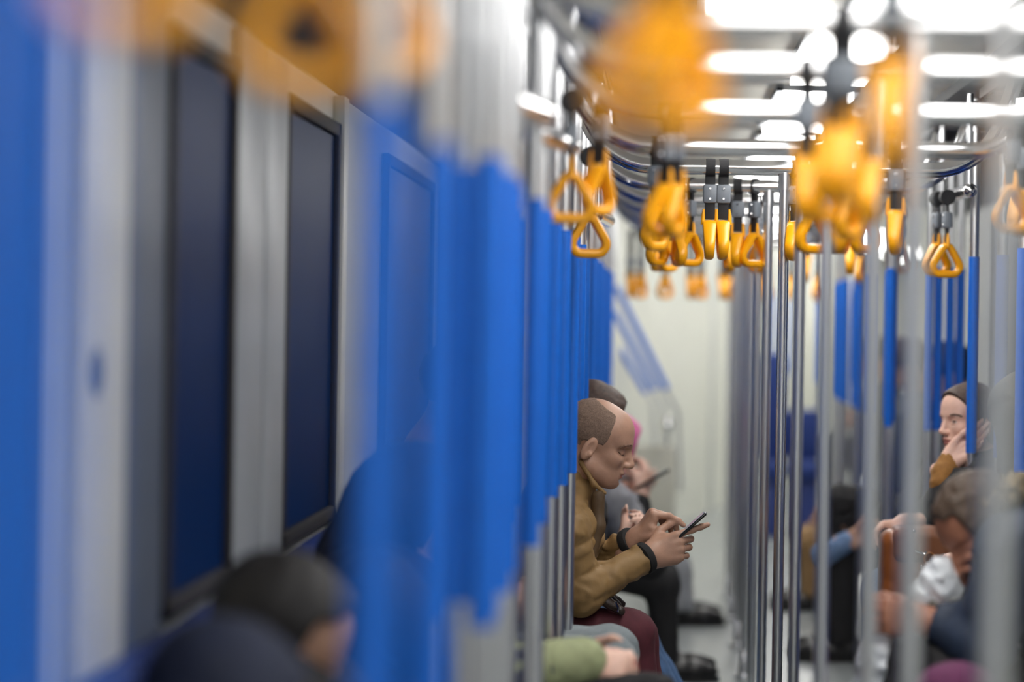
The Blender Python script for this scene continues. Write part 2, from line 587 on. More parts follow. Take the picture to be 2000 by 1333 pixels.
cross = [c for c in cross]
cnt = {}
for px, b, yaw in sorted(cross, key=lambda c: (c[1], c[0])):
    cnt[b] = cnt.get(b, 0) + 1
    k = cnt[b]
    strap(px, 500, None, yaw, "orange strap handle on the %s overhead bar, %s from its left end" % (ORD[b], ORD[k - 1].replace('nearest', 'first')), G1, bar=BARS[b], long=1 if b >= 12 else 0)
G2 = 'strap handles on the lengthwise tubes'
for px, py, Y, yaw, zt, lab in (
        (590, 160, 1.95, 20, None, 'large blurred orange strap handle before the left windows'),
        (760, 130, 2.3, 55, None, 'blurred orange strap handle right of the largest one at the left'),
        (240, 40, 1.55, 30, None, 'blurred orange strap handle cut off by the upper left edge of the view'),
        (1113, 430, 4.95, 8, 285, 'orange strap handle before the left tube, flat to the camera'),
        (1168, 415, 5.0, 60, 290, 'orange strap handle beside the left tube, turned partly edge on'),
        (1150, 498, 6.0, 12, 400, 'orange strap handle below the two at the left tube'),
        (1848, 538, 7.55, 8, 380, 'orange triangular strap handle hanging flat on the right chrome tube'),
        (1828, 535, 7.85, 25, 384, 'orange strap handle right behind the flat one on the right tube'),
        (1976, 450, 5.35, 25, 250, 'blurred orange strap handle at the right edge of the view'),
        (1995, 455, 5.6, 60, 270, 'orange strap handle half cut off by the right edge'),
        (1765, 530, 10.3, 35, 470, 'small orange strap handle low beside the thick right pole')):
    p = W(px, py, Y)
    strap(px, py, FPX / Y, yaw, lab, G2, ztop=p[2] + 0.118 + 0.127 + 0.0)

# ------------------------------------------------------------------ seats along the walls
def bench(side, ya, yb, label):
    x0 = XL + 0.02 if side < 0 else XR - 0.02
    s = 1 if side < 0 else -1
    o = empty('seat_bench', (x0 + s * 0.22, (ya + yb) / 2, 0))
    bx = lambda a, b: (min(a, b), max(a, b))
    xa, xb = bx(x0, x0 + s * 0.46)
    MB().box((xa, ya, 0.36), (xb, yb, 0.40), 0.01).build('seat_shell', M_SEATSHELL, o)
    n = max(1, round((yb - ya) / 0.47)); w = (yb - ya) / n
    for k in range(n):
        MB().box((xa + 0.01, ya + k * w + 0.008, 0.40), (xb - 0.005, ya + (k + 1) * w - 0.008, 0.44), 0.015).build('seat_cushion', M_SEAT, o)
        xc, xd = bx(x0, x0 + s * 0.06)
        MB().box((xc, ya + k * w + 0.008, 0.47), (xd, ya + (k + 1) * w - 0.008, 0.86), 0.02).build('backrest', M_SEAT, o)
    xe, xf = bx(x0 + s * 0.05, x0 + s * 0.2)
    MB().box((xe, ya + 0.05, 0.0), (xf, yb - 0.05, 0.36), 0.01).build('plinth', M_SEATSHELL, o)
    tag(o, label, 'seat', 'seat benches')


bench(-1, 2.2, 6.4, 'near wall bench under the seated people on the left')
bench(-1, 6.6, 12.0, 'far wall bench under the seated people on the left')
bench(1, 4.3, 8.4, 'near wall bench under the seated people on the right')
bench(1, 8.8, 12.6, 'far wall bench under the seated people on the right')
# ------------------------------------------------------------------ people: smooth bodies grown from a distance field
V3 = lambda *a: np.array(a, float)
nrm = lambda a: np.asarray(a, float) / (np.linalg.norm(a) + 1e-12)


def cap(a, b, ra, rb=None, k=0.02):
    return ('cap', np.asarray(a, float), np.asarray(b, float), ra, ra if rb is None else rb, k)


def ell(c, ax, r, k=0.02, sub=False):
    """ellipsoid: centre, 3x3 rows of axes, radii"""
    return ('sub' if sub else 'ell', np.asarray(c, float), np.asarray(ax, float), np.asarray(r, float), 0, k)


def prim_d(p, P):
    if p[0] == 'cap':
        a, b, ra, rb = p[1:5]
        ab = b - a
        L2 = ab @ ab + 1e-12
        t = np.clip(((P - a) @ ab) / L2, 0, 1)
        return np.linalg.norm(P - a - t[:, None] * ab, axis=1) - (ra + (rb - ra) * t)
    q = (P - p[1]) @ p[2].T
    r = p[3]
    k0 = np.linalg.norm(q / r, axis=1)
    k1 = np.linalg.norm(q / (r * r), axis=1)
    return k0 * (k0 - 1.0) / (k1 + 1e-9)


def field(prims, P):
    d = None
    for p in prims:
        e = prim_d(p, P)
        k = p[5]
        if d is None:
            d = e
        elif p[0] == 'sub':
            h = np.clip(0.5 - 0.5 * (d + e) / k, 0, 1)
            d = d + (-e - d) * h + k * h * (1 - h)
        else:
            h = np.clip(0.5 + 0.5 * (d - e) / k, 0, 1)
            d = d + (e - d) * h - k * h * (1 - h)
    return d


def grids(prims, res, fine=None, pad=0.03):
    """axis coordinates; fine = list of (lo, hi, res) boxes refined"""
    lo = np.full(3, 1e9); hi = -lo
    for p in prims:
        if p[0] == 'cap':
            for c, r in ((p[1], p[3]), (p[2], p[4])):
                lo = np.minimum(lo, c - r); hi = np.maximum(hi, c + r)
        elif p[0] == 'ell':
            R = np.sqrt(((p[2] * p[3][:, None]) ** 2).sum(0))
            lo = np.minimum(lo, p[1] - R); hi = np.maximum(hi, p[1] + R)
    lo -= pad; hi += pad
    out = []
    for a in range(3):
        xs = [lo[a]]
        while xs[-1] < hi[a]:
            h = res
            for f in (fine or []):
                if f[0][a] - res <= xs[-1] <= f[1][a]:
                    h = min(h, f[2])
            xs.append(xs[-1] + h)
        out.append(np.array(xs))
    return out


def nets(fn, ax, bs=14):
    """surface nets over a tensor grid, evaluating only near the surface"""
    X, Y, Z = ax
    n = [len(X), len(Y), len(Z)]
    D = np.ones(n, np.float32)
    rng = [list(range(0, m, bs)) for m in n]
    cs, ids = [], []
    for i in rng[0]:
        for j in rng[1]:
            for k in rng[2]:
                i1, j1, k1 = min(i + bs, n[0]) - 1, min(j + bs, n[1]) - 1, min(k + bs, n[2]) - 1
                cs.append(((X[i] + X[i1]) / 2, (Y[j] + Y[j1]) / 2, (Z[k] + Z[k1]) / 2, X[i1] - X[i], Y[j1] - Y[j], Z[k1] - Z[k]))
                ids.append((i, j, k, i1 + 1, j1 + 1, k1 + 1))
    cs = np.array(cs)
    dc = fn(cs[:, :3])
    rad = 0.5 * np.linalg.norm(cs[:, 3:], axis=1) * 1.35 + 0.02
    for q, d, r in zip(ids, dc, rad):
        sl = (slice(q[0], q[3]), slice(q[1], q[4]), slice(q[2], q[5]))
        if abs(d) > r:
            D[sl] = 1.0 if d > 0 else -1.0
            continue
        g = np.stack(np.meshgrid(X[sl[0]], Y[sl[1]], Z[sl[2]], indexing='ij'), -1)
        D[sl] = fn(g.reshape(-1, 3)).reshape(g.shape[:3])
    S = D < 0
    c = [S[a:n[0] - 1 + a, b:n[1] - 1 + b, e:n[2] - 1 + e] for a in (0, 1) for b in (0, 1) for e in (0, 1)]
    anyc = c[0].copy(); allc = c[0].copy()
    for q in c[1:]:
        anyc |= q; allc &= q
    act = np.argwhere(anyc & ~allc)
    pos = np.zeros((len(act), 3)); cnt = np.zeros(len(act))
    offs = [(a, b, e) for a in (0, 1) for b in (0, 1) for e in (0, 1)]
    AX = (X, Y, Z)
    val = [D[act[:, 0] + o[0], act[:, 1] + o[1], act[:, 2] + o[2]] for o in offs]
    crd = [np.stack([AX[t][act[:, t] + o[t]] for t in range(3)], 1) for o in offs]
    for u in range(8):
        for w in range(u + 1, 8):
            if sum(abs(offs[u][t] - offs[w][t]) for t in range(3)) != 1: continue
            m = (val[u] < 0) != (val[w] < 0)
            t = val[u] / (val[u] - val[w] + 1e-20)
            q = crd[u] + np.clip(t, 0, 1)[:, None] * (crd[w] - crd[u])
            pos[m] += q[m]; cnt[m] += 1
    pos /= cnt[:, None]
    idx = -np.ones([m - 1 for m in n], np.int64)
    idx[act[:, 0], act[:, 1], act[:, 2]] = np.arange(len(act))
    F = []
    for t in range(3):
        a, b = [q for q in range(3) if q != t]
        s0 = [slice(None)] * 3; s1 = [slice(None)] * 3
        s0[t] = slice(0, n[t] - 1); s1[t] = slice(1, n[t])
        e = np.argwhere(S[tuple(s0)] != S[tuple(s1)])
        e = e[(e[:, a] > 0) & (e[:, b] > 0) & (e[:, a] < n[a] - 1) & (e[:, b] < n[b] - 1)]
        da = np.zeros(3, int); db = np.zeros(3, int); da[a] = 1; db[b] = 1
        q = [e - da - db, e - db, e, e - da]
        q = np.stack([idx[k[:, 0], k[:, 1], k[:, 2]] for k in q], 1)
        ins = S[tuple(e.T)]
        flip = ins if t != 1 else ~ins
        q[~flip] = q[~flip][:, ::-1]
        F.append(q)
    F = np.concatenate(F)
    F = F[(F >= 0).all(1)]
    return pos, F


def vnoise(P, seed=0):
    """smooth value noise in [-1, 1]"""
    i = np.floor(P).astype(np.int64); f = P - i
    f = f * f * (3 - 2 * f)
    def h(a):
        n = a[:, 0] * 374761393 + a[:, 1] * 668265263 + a[:, 2] * 2147483647 + seed * 974711
        n = (n ^ (n >> 13)) * 1274126177
        return ((n ^ (n >> 16)) & 0xffff) / 32767.5 - 1
    r = 0
    for a in (0, 1):
        for b in (0, 1):
            for c in (0, 1):
                w = (f[:, 0] if a else 1 - f[:, 0]) * (f[:, 1] if b else 1 - f[:, 1]) * (f[:, 2] if c else 1 - f[:, 2])
                r = r + w * h(i + np.array([a, b, c]))
    return r


def folds(amp, scale, seed=1, ridge=True, stretch=(1, 1, 1)):
    def g(P):
        q = P / scale * np.array(stretch)
        w = vnoise(q * 0.5 + 7.3, seed + 5)[:, None]
        v = vnoise(q + w * 1.2, seed)
        if ridge: v = 1 - 2 * np.abs(v)
        v2 = vnoise(q * 2.3 + 3.1, seed + 9)
        return amp * (v * 0.75 + v2 * 0.25)
    return g


def cloth(name, prims, m, parent, res=0.008, fold=None, clip=None, fine=None, origin=None, mats=None, fmat=None):
    def fn(P):
        d = field(prims, P)
        if fold is not None:
            near = np.abs(d) < 0.05
            if near.any():
                d = d.copy(); d[near] += fold(P[near])
        if clip is not None:
            d = np.maximum(d, clip(P))
        return d
    v, f = nets(fn, grids(prims, res, fine))
    fm = None
    if fmat is not None:
        cen = v[f].mean(1)
        fm = fmat(cen)
    return link(name, v, f, m, parent, origin if origin is not None else (0, 0, 0), True, mats, fm)


class Head:
    """ear-line centred head frame: F forward, U up, L to the person's left"""
    def __init__(s, c, F, U=(0, 0, 1), k=1.0):
        s.c = np.asarray(c, float); s.F = nrm(F)
        U = np.asarray(U, float); s.U = nrm(U - s.F * (U @ s.F)); s.L = np.cross(s.U, s.F); s.k = k
        s.A = np.stack([s.F, s.L, s.U])

    def p(s, f, l, u):
        return s.c + s.k * (f * s.F + l * s.L + u * s.U)

    def loc(s, P):
        return ((P - s.c) @ s.A.T) / s.k

    def prims(s, neck=True, female=False, lids=True):
        k = s.k
        E = lambda c, r, kk=0.02, sub=False, A=None: ell(s.p(*c), s.A if A is None else A, np.array(r) * k, kk * k, sub)
        C = lambda a, b, ra, rb=None, kk=0.02: cap(s.p(*a), s.p(*b), ra * k, None if rb is None else rb * k, kk * k)
        jw = 0.86 if female else 1.0
        o = [E((-.012, 0, .055), (.098, .077, .087)),
             E((.044, 0, .064), (.047, .062, .053), .03),
             E((.040, 0, -.010), (.053, .056, .062), .03),
             E((.036, 0, -.046), (.054, .049 * jw, .040), .025),
             C((-.002, .050 * jw, -.040), (.060, .022 * jw, -.068), .020, .016, .03),
             C((-.002, -.050 * jw, -.040), (.060, -.022 * jw, -.068), .020, .016, .03),
             E((.076, 0, -.068), (.0185, .021, .0185), .016)]
        for q in (-1, 1):
            o += [C((.083, q * .012, .044), (.068, q * .046, .043), .0115 if not female else .009, .009, .02),
                  E((.056, q * .043, -.002), (.026, .016, .019), .02)]
        for q in (-1, 1):
            o += [E((.094, q * .032, .023), (.018, .020, .0135), .010, True)]
            if lids: o += [E((.080, q * .053, .021), (.016, .012, .010), .012, True)]
        o += [C((.088, 0, .034), (.108, 0, -.006), .0075, .0105, .011),
              E((.109, 0, -.009), (.0105, .0105, .009), .007)]
        for q in (-1, 1):
            o += [E((.099, q * .0125, -.013), (.0105, .0075, .0075), .006)]
            o += [E((.1015, q * .0065, -.0195), (.005, .0032, .003), .003, True)]
        o += [E((.0915, 0, -.0365), (.0105, .024, .0075), .008), E((.0885, 0, -.0495), (.0105, .021, .0075), .008),
              E((.1025, 0, -.0430), (.009, .027, .0016), .004, True),
              E((.097, 0, -.0575), (.006, .018, .004), .008, True)]
        for q in (-1, 1):
            o += [E((.0700, q * .031, .022), (.0135, .0145, .0125) if lids else (.0145, .0142, .0138), .002)]
            if lids: o += [C((.0805, q * .020, .0175), (.0785, q * .042, .0175), .0032, .0028, .004)]
            else: o += [C((.0825, q * .020, .0300), (.0795, q * .043, .0285), .0036, .003, .003),
                        C((.0845, q * .022, .0150), (.0815, q * .041, .0165), .0030, .0025, .003)]
        # ears
        for q in (-1, 1):
            tl = nrm(s.F * 0.93 - s.L * q * 0.0 - s.U * 0.25)
            n_ = nrm(s.L * q * 0.94 + s.F * 0.34)
            t2 = nrm(np.cross(n_, tl)); tl = np.cross(t2, n_)
            A = np.stack([tl, n_, t2])
            o += [E((-.014, q * .079, .004), (.0185, .0085, .034), .006, A=A),
                  ell(s.p(-.012, q * .079, .006) + n_ * .0078 * k, A, np.array((.0108, .0062, .0220)) * k, .003, True),
                  E((-.007, q * .081, -.010), (.007, .0055, .008), .004, A=A)]
        if neck:
            o += [C((-.030, 0, -.030), (-.062, 0, -.15), .054 if not female else .046, .056, .03)]
        return o


def side_pt(head, prims, f, u, q=-1):
    """skin point of a head at side-view position (f, u)"""
    ls = np.linspace(.085, .0, 180)
    P = np.array([head.p(f, q * l, u) for l in ls])
    d = field(prims, P)
    i = int(np.argmax(d < 0)) if (d < 0).any() else len(ls) - 1
    return P[i]


def arm_hand(w, f, t_hint, left, curls, thumb, k=1.0, spread=1.0):
    """hand from the wrist w along f; t_hint points to the thumb side; curls: four (mcp, pip, dip) in degrees"""
    f = nrm(f); t = np.asarray(t_hint, float); t = nrm(t - f * (t @ f))
    n = np.cross(t, f) if left else np.cross(f, t)     # back of the hand
    n = nrm(n) * (-1 if not left else -1)
    # left: t = f x n  ->  n = t x f ; right: t = n x f -> n = f x t
    n = np.cross(t, f) if left else np.cross(f, t)
    o = []
    S = lambda a, b, c: w + k * (a * f + b * t + c * n)
    mcp = [(.090, .031, .002), (.094, .010, .004), (.090, -.011, .003), (.082, -.031, 0.0)]
    o += [cap(w - f * 0.05 * k, S(.004, 0, 0), .028 * k, .024 * k, .02 * k), cap(S(-.004, .010, 0), S(.02, .012, 0), .021 * k, .021 * k, .02 * k), cap(S(-.004, -.010, 0), S(.02, -.012, 0), .020 * k, .020 * k, .02 * k)]
    for i, m in enumerate(mcp):
        o.append(cap(S(.012, m[1] * 0.55, -.003), S(*m), .0175 * k, .0115 * k, .012 * k))
        o.append(cap(S(.012, m[1] * 0.55, -.010), S(m[0] - .010, m[1], -.010), .0165 * k, .0105 * k, .012 * k))
    o.append(cap(S(.015, .020, -.012), S(.055, .036, -.016), .018 * k, .014 * k, .012 * k))   # thumb ball
    o.append(cap(S(.015, -.022, -.012), S(.065, -.032, -.010), .017 * k, .013 * k, .012 * k))
    seg = [(.045, .027, .021), (.049, .031, .022), (.045, .029, .021), (.036, .022, .019)]
    rad = [(.0105, .0093, .0083, .0072), (.0108, .0096, .0085, .0074), (.0102, .0091, .0081, .007), (.009, .008, .0072, .0064)]
    for i in range(4):
        p = S(*mcp[i]); a = 0
        sp = (1.5 - i) * 0.05 * spread
        for j in range(3):
            a += math.radians(curls[i][j])
            d = nrm(math.cos(a) * (f + t * sp) - math.sin(a) * n)
            q = p + d * seg[i][j] * k
            o.append(cap(p, q, rad[i][j] * k, rad[i][j + 1] * k, .004 * k))
            if j < 2:
                o.append(cap(q + n * 0, q + d * 0.001, rad[i][j + 1] * 1.05 * k, None, .003 * k))
            p = q
    p = S(.022, .028, -.010)
    for (ft, tt, nt_), L, (r0, r1) in zip(thumb, (.046, .035, .028), ((.0150, .0118), (.0118, .0104), (.0104, .0082))):
        d = nrm(ft * f + tt * t + nt_ * n)
        q = p + d * L * k
        o.append(cap(p, q, r0 * k, r1 * k, .006 * k))
        p = q
    return o


def skin_mat(name, col, lip):
    return mat(name, col, 0.48, noise=0.07, nscale=45, bump=0.15, bscale=350, sss=0.08, spec=0.4)


SK1 = skin_mat('skin_ruddy', srgb(180, 140, 118), 0)
SK2 = skin_mat('skin_fair', srgb(226, 184, 164), 0)
LIP1 = mat('lips', srgb(176, 112, 98), 0.45)
LIP2 = mat('lips_rose', srgb(192, 128, 118), 0.42)
EYEW = mat('eye_white', srgb(215, 210, 205), 0.2)
IRIS = mat('eye_iris', srgb(48, 40, 34), 0.15)
HAIRG = mat('cropped_hair', srgb(128, 106, 92), 0.9, noise=0.3, nscale=320, bump=0.8, bscale=700)
HAIRB = mat('brown_hair', srgb(66, 46, 36), 0.6, noise=0.45, nscale=120, bump=0.6, bscale=400)
HAIRM = mat('medium_brown_hair', srgb(74, 57, 43), 0.6, noise=0.45, nscale=140, bump=0.6, bscale=400)
HAIRK = mat('black_hair', srgb(30, 27, 27), 0.6, noise=0.3, nscale=120, bump=0.5, bscale=400)
BROW = mat('eyebrow_hair', srgb(74, 55, 45), 0.8)
BROWS = mat('sparse_eyebrow_hair', srgb(122, 92, 76), 0.85, noise=0.25, nscale=300)
M_TAN = mat('tan_jacket_fabric', srgb(138, 108, 66), 0.66, noise=0.10, nscale=22, bump=0.25, bscale=500)
M_TANSHADE = mat('shaded_tan_fabric', srgb(82, 62, 38), 0.7, noise=0.10, nscale=22, bump=0.25, bscale=500)  # the tan jacket cloth darkened, shade of its front put into the colour
M_KNITK = mat('black_knit', srgb(22, 21, 22), 0.85, bump=0.5, bscale=500)
M_BLACKC = mat('black_coat_cloth', srgb(26, 25, 27), 0.8, noise=0.2, nscale=30, bump=0.3, bscale=400)
M_NAVYC = mat('navy_jacket_cloth', srgb(38, 50, 70), 0.62, noise=0.2, nscale=24, bump=0.3, bscale=400)
M_NAVYD = mat('dark_navy_cloth', srgb(24, 32, 56), 0.75, noise=0.2, nscale=24)
M_MAROON = mat('maroon_trousers', srgb(84, 32, 42), 0.8, noise=0.12, nscale=40, bump=0.3, bscale=700)
M_GREYT = mat('grey_trousers', srgb(124, 132, 136), 0.8, noise=0.10, nscale=60, bump=0.3, bscale=700)
M_LGREYT = mat('light_grey_trousers', srgb(150, 152, 156), 0.8, noise=0.10, nscale=60)
M_JEANS = mat('blue_jeans', srgb(74, 104, 144), 0.85, noise=0.2, nscale=40, bump=0.4, bscale=600)
M_GREYC = mat('grey_coat_cloth', srgb(140, 140, 145), 0.8, noise=0.25, nscale=25)
M_PINK = mat('pink_knit', srgb(214, 112, 160), 0.8, noise=0.1, nscale=60)
M_MUST = mat('mustard_knit', srgb(150, 104, 50), 0.85, noise=0.15, nscale=60, bump=0.6, bscale=380)
M_SHOE = mat('black_shoe_leather', srgb(24, 23, 24), 0.4)
M_SOLE = mat('shoe_sole', srgb(34, 33, 33), 0.7)
M_BROWNL = mat('brown_leather', srgb(138, 78, 36), 0.42, noise=0.15, nscale=20, bump=0.2, bscale=250)
M_BROWND = mat('dark_brown_leather', srgb(52, 40, 34), 0.3, noise=0.15, nscale=30, bump=0.3, bscale=250)
M_PLASTIC = mat('white_plastic_bag', srgb(226, 230, 234), 0.25, noise=0.03, nscale=12)
M_PAPER = mat('newsprint', srgb(120, 116, 104), 0.85, noise=0.25, nscale=90)
M_GREENS = mat('pale_green_sleeve', srgb(150, 156, 116), 0.8, noise=0.12, nscale=40)
M_RED = mat('red_scarf_knit', srgb(206, 52, 38), 0.85, noise=0.15, nscale=60)
M_FUR = mat('fur_trim', srgb(120, 104, 76), 0.9, noise=0.5, nscale=90)
M_TANT = mat('tan_trousers', srgb(150, 118, 78), 0.8, noise=0.12, nscale=40)
M_GLASSB = mat('phone_black', srgb(12, 12, 14), 0.15, coat=0.5)
M_PLUM = mat('plum_knit', srgb(96, 40, 78), 0.85, noise=0.1, nscale=60)
M_GOLD = mat('gold_ring', (0.83, 0.62, 0.28, 1), 0.2, 1.0)


def limbs(J, side):
    return [J[n + side] for n in ('sh', 'el', 'wr')]


def build_person(label, J, head, skin, clothes, res=0.009, fine=None, hands=None, female=False, lids=True, lip=LIP1, face_detail=True, group=None):
    """J: joints in world space; clothes: list of (part name, material, kind, options)"""
    base = V3(J['pel'][0], J['pel'][1], 0.0)
    pr = head.prims(True, female, lids)
    nk = head.p(-.062, 0, -.15)
    pr += [cap(nk, J['chest'], .058, .10, .05), cap(J['chest'], J['pel'], .115, .115, .05)]
    for s in 'LR':
        sh, el, wr = limbs(J, s)
        pr += [cap(J['chest'], sh, .08, .05, .05), cap(sh, el, .046, .036, .03), cap(el, wr, .036, .026, .02)]
        pr += [cap(J['hip' + s], J['kn' + s], .078, .052, .04), cap(J['kn' + s], J['an' + s], .050, .036, .03)]
        pr += [cap(J['pel'], J['hip' + s], .10, .085, .05)]
        an, toe = J['an' + s], J['toe' + s]
        pr += [cap(an - V3(0, 0, .03), toe, .032, .022, .02)]
        if hands and s in hands:
            pr += hands[s]
        else:
            f = nrm(wr - el)
            t = nrm(V3(0, 0, 1) - f * f[2])
            pr += arm_hand(wr, f, t, s == 'L', [(35, 40, 20)] * 4, [(.7, .6, -.3), (.85, .3, -.4), (.9, 0, -.4)])
    v, f = nets(lambda P: field(pr, P), grids(pr, res, fine))
    cen = v[f].mean(1)
    q = head.loc(cen)
    fm = np.zeros(len(f), np.int32)
    if face_detail:
        lipm = (np.abs(q[:, 1]) < .0235 * (1 - 0.0)) & (q[:, 0] > .088) & (q[:, 2] < -.0325) & (q[:, 2] > -.0545) & (np.abs(q[:, 2] + .043) < .0115 - 0.30 * np.maximum(0, np.abs(q[:, 1]) - .004))
        fm[lipm] = 1
        if not lids:
            for sgn in (-1, 1):
                de = np.linalg.norm(q - np.array([.0700, sgn * .031, .022]), axis=1)
                fr = (q[:, 0] > .076) & (np.abs(q[:, 2] - .0225) < .0074) & (np.abs(q[:, 1] - sgn * .031) < .0125)
                fm[(de < .0152) & fr] = 2
                g = getattr(head, 'gaze', 0.0)
                fm[(de < .0152) & fr & (np.hypot(q[:, 1] - sgn * .031 - g, q[:, 2] - .0235) < .0062)] = 3
        else:
            pass
    o = link('person', v, f, skin, None, base, True, [skin, lip, EYEW, IRIS], fm)
    tag(o, label, 'person', group)
    for name, m, kind, opt in clothes:
        opt = dict(opt)
        rs = opt.pop('res', res)
        if kind == 'coat':
            g = opt.pop('g', 0.0)
            P = []
            ch, pe = J['chest'], J['pel']
            lat = nrm(J['shL'] - J['shR'])
            for q_ in (-.055, .055):
                P += [cap(ch + lat * q_, pe + lat * q_ * 1.2, .118 + g, .130 + g, .06)]
            P += [cap(nk + (ch - nk) * 0.35, ch, .085 + g, .12 + g, .05)]
            cut = []
            for s in 'LR':
                sh, el, wr = limbs(J, s)
                P += [cap(ch, sh, .095 + g, .072 + g, .05), cap(sh, el, .070 + g, .060 + g, .035)]
                e2 = wr - nrm(wr - el) * 0.022
                P += [cap(el, e2, .060 + g, .042 + g * 0.6, .03)]
                cut.append((e2, nrm(wr - el)))
            if opt.pop('skirt', False):
                for s in 'LR':
                    P += [cap(pe, J['hip' + s] * 0.45 + J['kn' + s] * 0.55, .13, .098, .05)]
            if 'extra' in opt: P += opt.pop('extra')
            c2 = opt.pop('clip', None)
            def clip(X, cut=cut, c2=c2):
                d = np.full(len(X), -1.0)
                for e, n_ in cut:
                    near = np.linalg.norm(X - e, axis=1) < 0.10
                    d = np.where(near, np.maximum(d, (X - e) @ n_), d)
                if c2 is not None: d = np.maximum(d, c2(X))
                return d
            cloth(name, P, m, o, rs, opt.get('fold', folds(.006, .075, 3)), clip, opt.get('fine'), base, opt.get('mats'), opt.get('fmat'))
        elif kind == 'trousers':
            g = opt.get('g', 0.0)
            P = []
            for s in 'LR':
                P += [cap(J['pel'] - V3(0, 0, .02), J['hip' + s], .118, .10 + g, .04), cap(J['hip' + s], J['kn' + s], .094 + g, .068 + g, .03), cap(J['kn' + s], J['an' + s], .067 + g, .052 + g, .03)]
            cl = lambda X: np.where(X[:, 2] < 0.3, 0.065 - X[:, 2], -1.0)
            cloth(name, P, m, o, rs, opt.get('fold', folds(.004, .06, 4)), cl, None, base)
        elif kind == 'shoes':
            for s in 'LR':
                an, toe = J['an' + s], J['toe' + s]
                d = nrm((toe - an) * V3(1, 1, 0)); a0 = V3(an[0], an[1], .052) - d * .04
                t0 = V3(an[0], an[1], .036) + d * .17
                P = [cap(a0, t0 - d * .05, .045, .038, .03), cap(t0 - d * .06, t0, .044, .030, .02), cap(a0 + V3(0, 0, 0), V3(an[0], an[1], .11), .046, .044, .03)]
                oo = cloth(name, P, m, o, 0.007, None, lambda X: 0.012 - X[:, 2], None, base)
                sl = MB()
                pr2 = []
                sd = np.cross(d, V3(0, 0, 1))
                for k in range(20):
                    a = 2 * math.pi * k / 20
                    cx, cy = math.cos(a), math.sin(a)
                    pr2.append(an * V3(1, 1, 0) + d * (.062 + .145 * cx) + sd * (.045 * cy * (1 + .1 * cx)))
                vv = [tuple(q_ + V3(0, 0, 0.001)) for q_ in pr2] + [tuple(q_ + V3(0, 0, .02)) for q_ in pr2]
                sl.add(vv, [[k, (k + 1) % 20, 20 + (k + 1) % 20, 20 + k] for k in range(20)] + [[20 + k for k in range(20)], [k for k in range(20)][::-1]])
                sl.build('sole', M_SOLE, oo)
        elif kind == 'hair':
            off = opt.get('off', .010)
            reg = opt['reg']
            hp = [ell(head.p(-.012, 0, .055), head.A, np.array([.098 + off, .077 + off, .087 + off]) * head.k, .02),
                  ell(head.p(.044, 0, .064), head.A, np.array([.047 + off, .062 + off, .053 + off]) * head.k, .03)]
            hp += opt.get('extra', [])
            cloth(name, hp, m, o, opt.get('hres', 0.005), opt.get('fold', folds(.003, .02, 8, False)), lambda X: reg(head.loc(X)) * head.k, None, base)
        elif kind == 'custom':
            cloth(name, opt['prims'], m, o, rs, opt.get('fold'), opt.get('clip'), opt.get('fine'), base, opt.get('mats'), opt.get('fmat'))
    return o


def seated(x_wall_dir, Y, xp=None, lean=0.25, zp=0.50, knee_x=None, ywid=1.0, foot_dx=0.02, zk=0.52, face=None):
    """default joints of someone on the left (+1) or right (-1) bench"""
    d = x_wall_dir
    if xp is None: xp = (XL + 0.25) if d > 0 else (XR - 0.25)
    J = {}
    F = V3(d, 0, 0)
    Lf = np.cross(V3(0, 0, 1), F)
    J['pel'] = V3(xp, Y, zp)
    up = nrm(V3(d * math.sin(lean), 0, math.cos(lean)))
    J['chest'] = J['pel'] + up * 0.40
    J['F'] = F; J['up'] = up
    for s, q in (('L', 1), ('R', -1)):
        J['sh' + s] = J['chest'] + Lf * q * 0.17 * ywid + up * 0.03
        J['hip' + s] = J['pel'] + Lf * q * 0.09 + F * 0.04
        kx = (xp + d * 0.46) if knee_x is None else knee_x
        J['kn' + s] = V3(kx, Y, zk) + Lf * q * 0.11
        J['an' + s] = V3(kx + d * foot_dx, Y, 0.09) + Lf * q * 0.10
        J['toe' + s] = J['an' + s] * V3(1, 1, 0) + V3(d * 0.15, 0, 0.035) + Lf * q * 0.02
        J['wr' + s] = V3(kx - d * 0.10, Y, zk + 0.13) + Lf * q * 0.05
        m = (J['sh' + s] + J['wr' + s]) / 2
        J['el' + s] = m + V3(-d * 0.05, 0, -0.13) + Lf * q * 0.07
    return J


SHORT = lambda f_lim=.045, nape=-.03: (lambda q: np.maximum(np.maximum(q[:, 0] - np.where(q[:, 2] > .10, .072, f_lim), np.where(q[:, 0] < -.045, nape, .02) - q[:, 2]), -1))

# ---- the man in the tan jacket
Ym = 6.72
J = seated(1, Ym, xp=-0.60, lean=0.30, zp=0.52)
h_m = Head(W(1160, 880, Ym), (math.cos(math.radians(17)), 0, -math.sin(math.radians(17))), (math.sin(.297), 0, math.cos(.297)))
J['chest'] = W(1085, 1045, Ym)
J['pel'] = V3(-0.55, Ym, 0.52)
J['shR'] = W(1098, 1035, Ym - .17); J['shL'] = W(1110, 1020, Ym + .17)
J['elR'] = W(1135, 1158, Ym - .15); J['elL'] = W(1150, 1120, Ym + .16)
J['wrR'] = W(1268, 1086, Ym - .03); J['wrL'] = W(1240, 1056, Ym + .055)
J['knR'] = W(1228, 1240, Ym - .07); J['knL'] = W(1236, 1246, Ym + .09)
J['anR'] = V3(0.0, Ym - .06, .09); J['anL'] = V3(.02, Ym + .1, .09)
for s in 'LR': J['toe' + s] = J['an' + s] * V3(1, 1, 0) + V3(.15, 0, .035)
fR = W(1341, 1066, Ym) - W(1270, 1088, Ym)
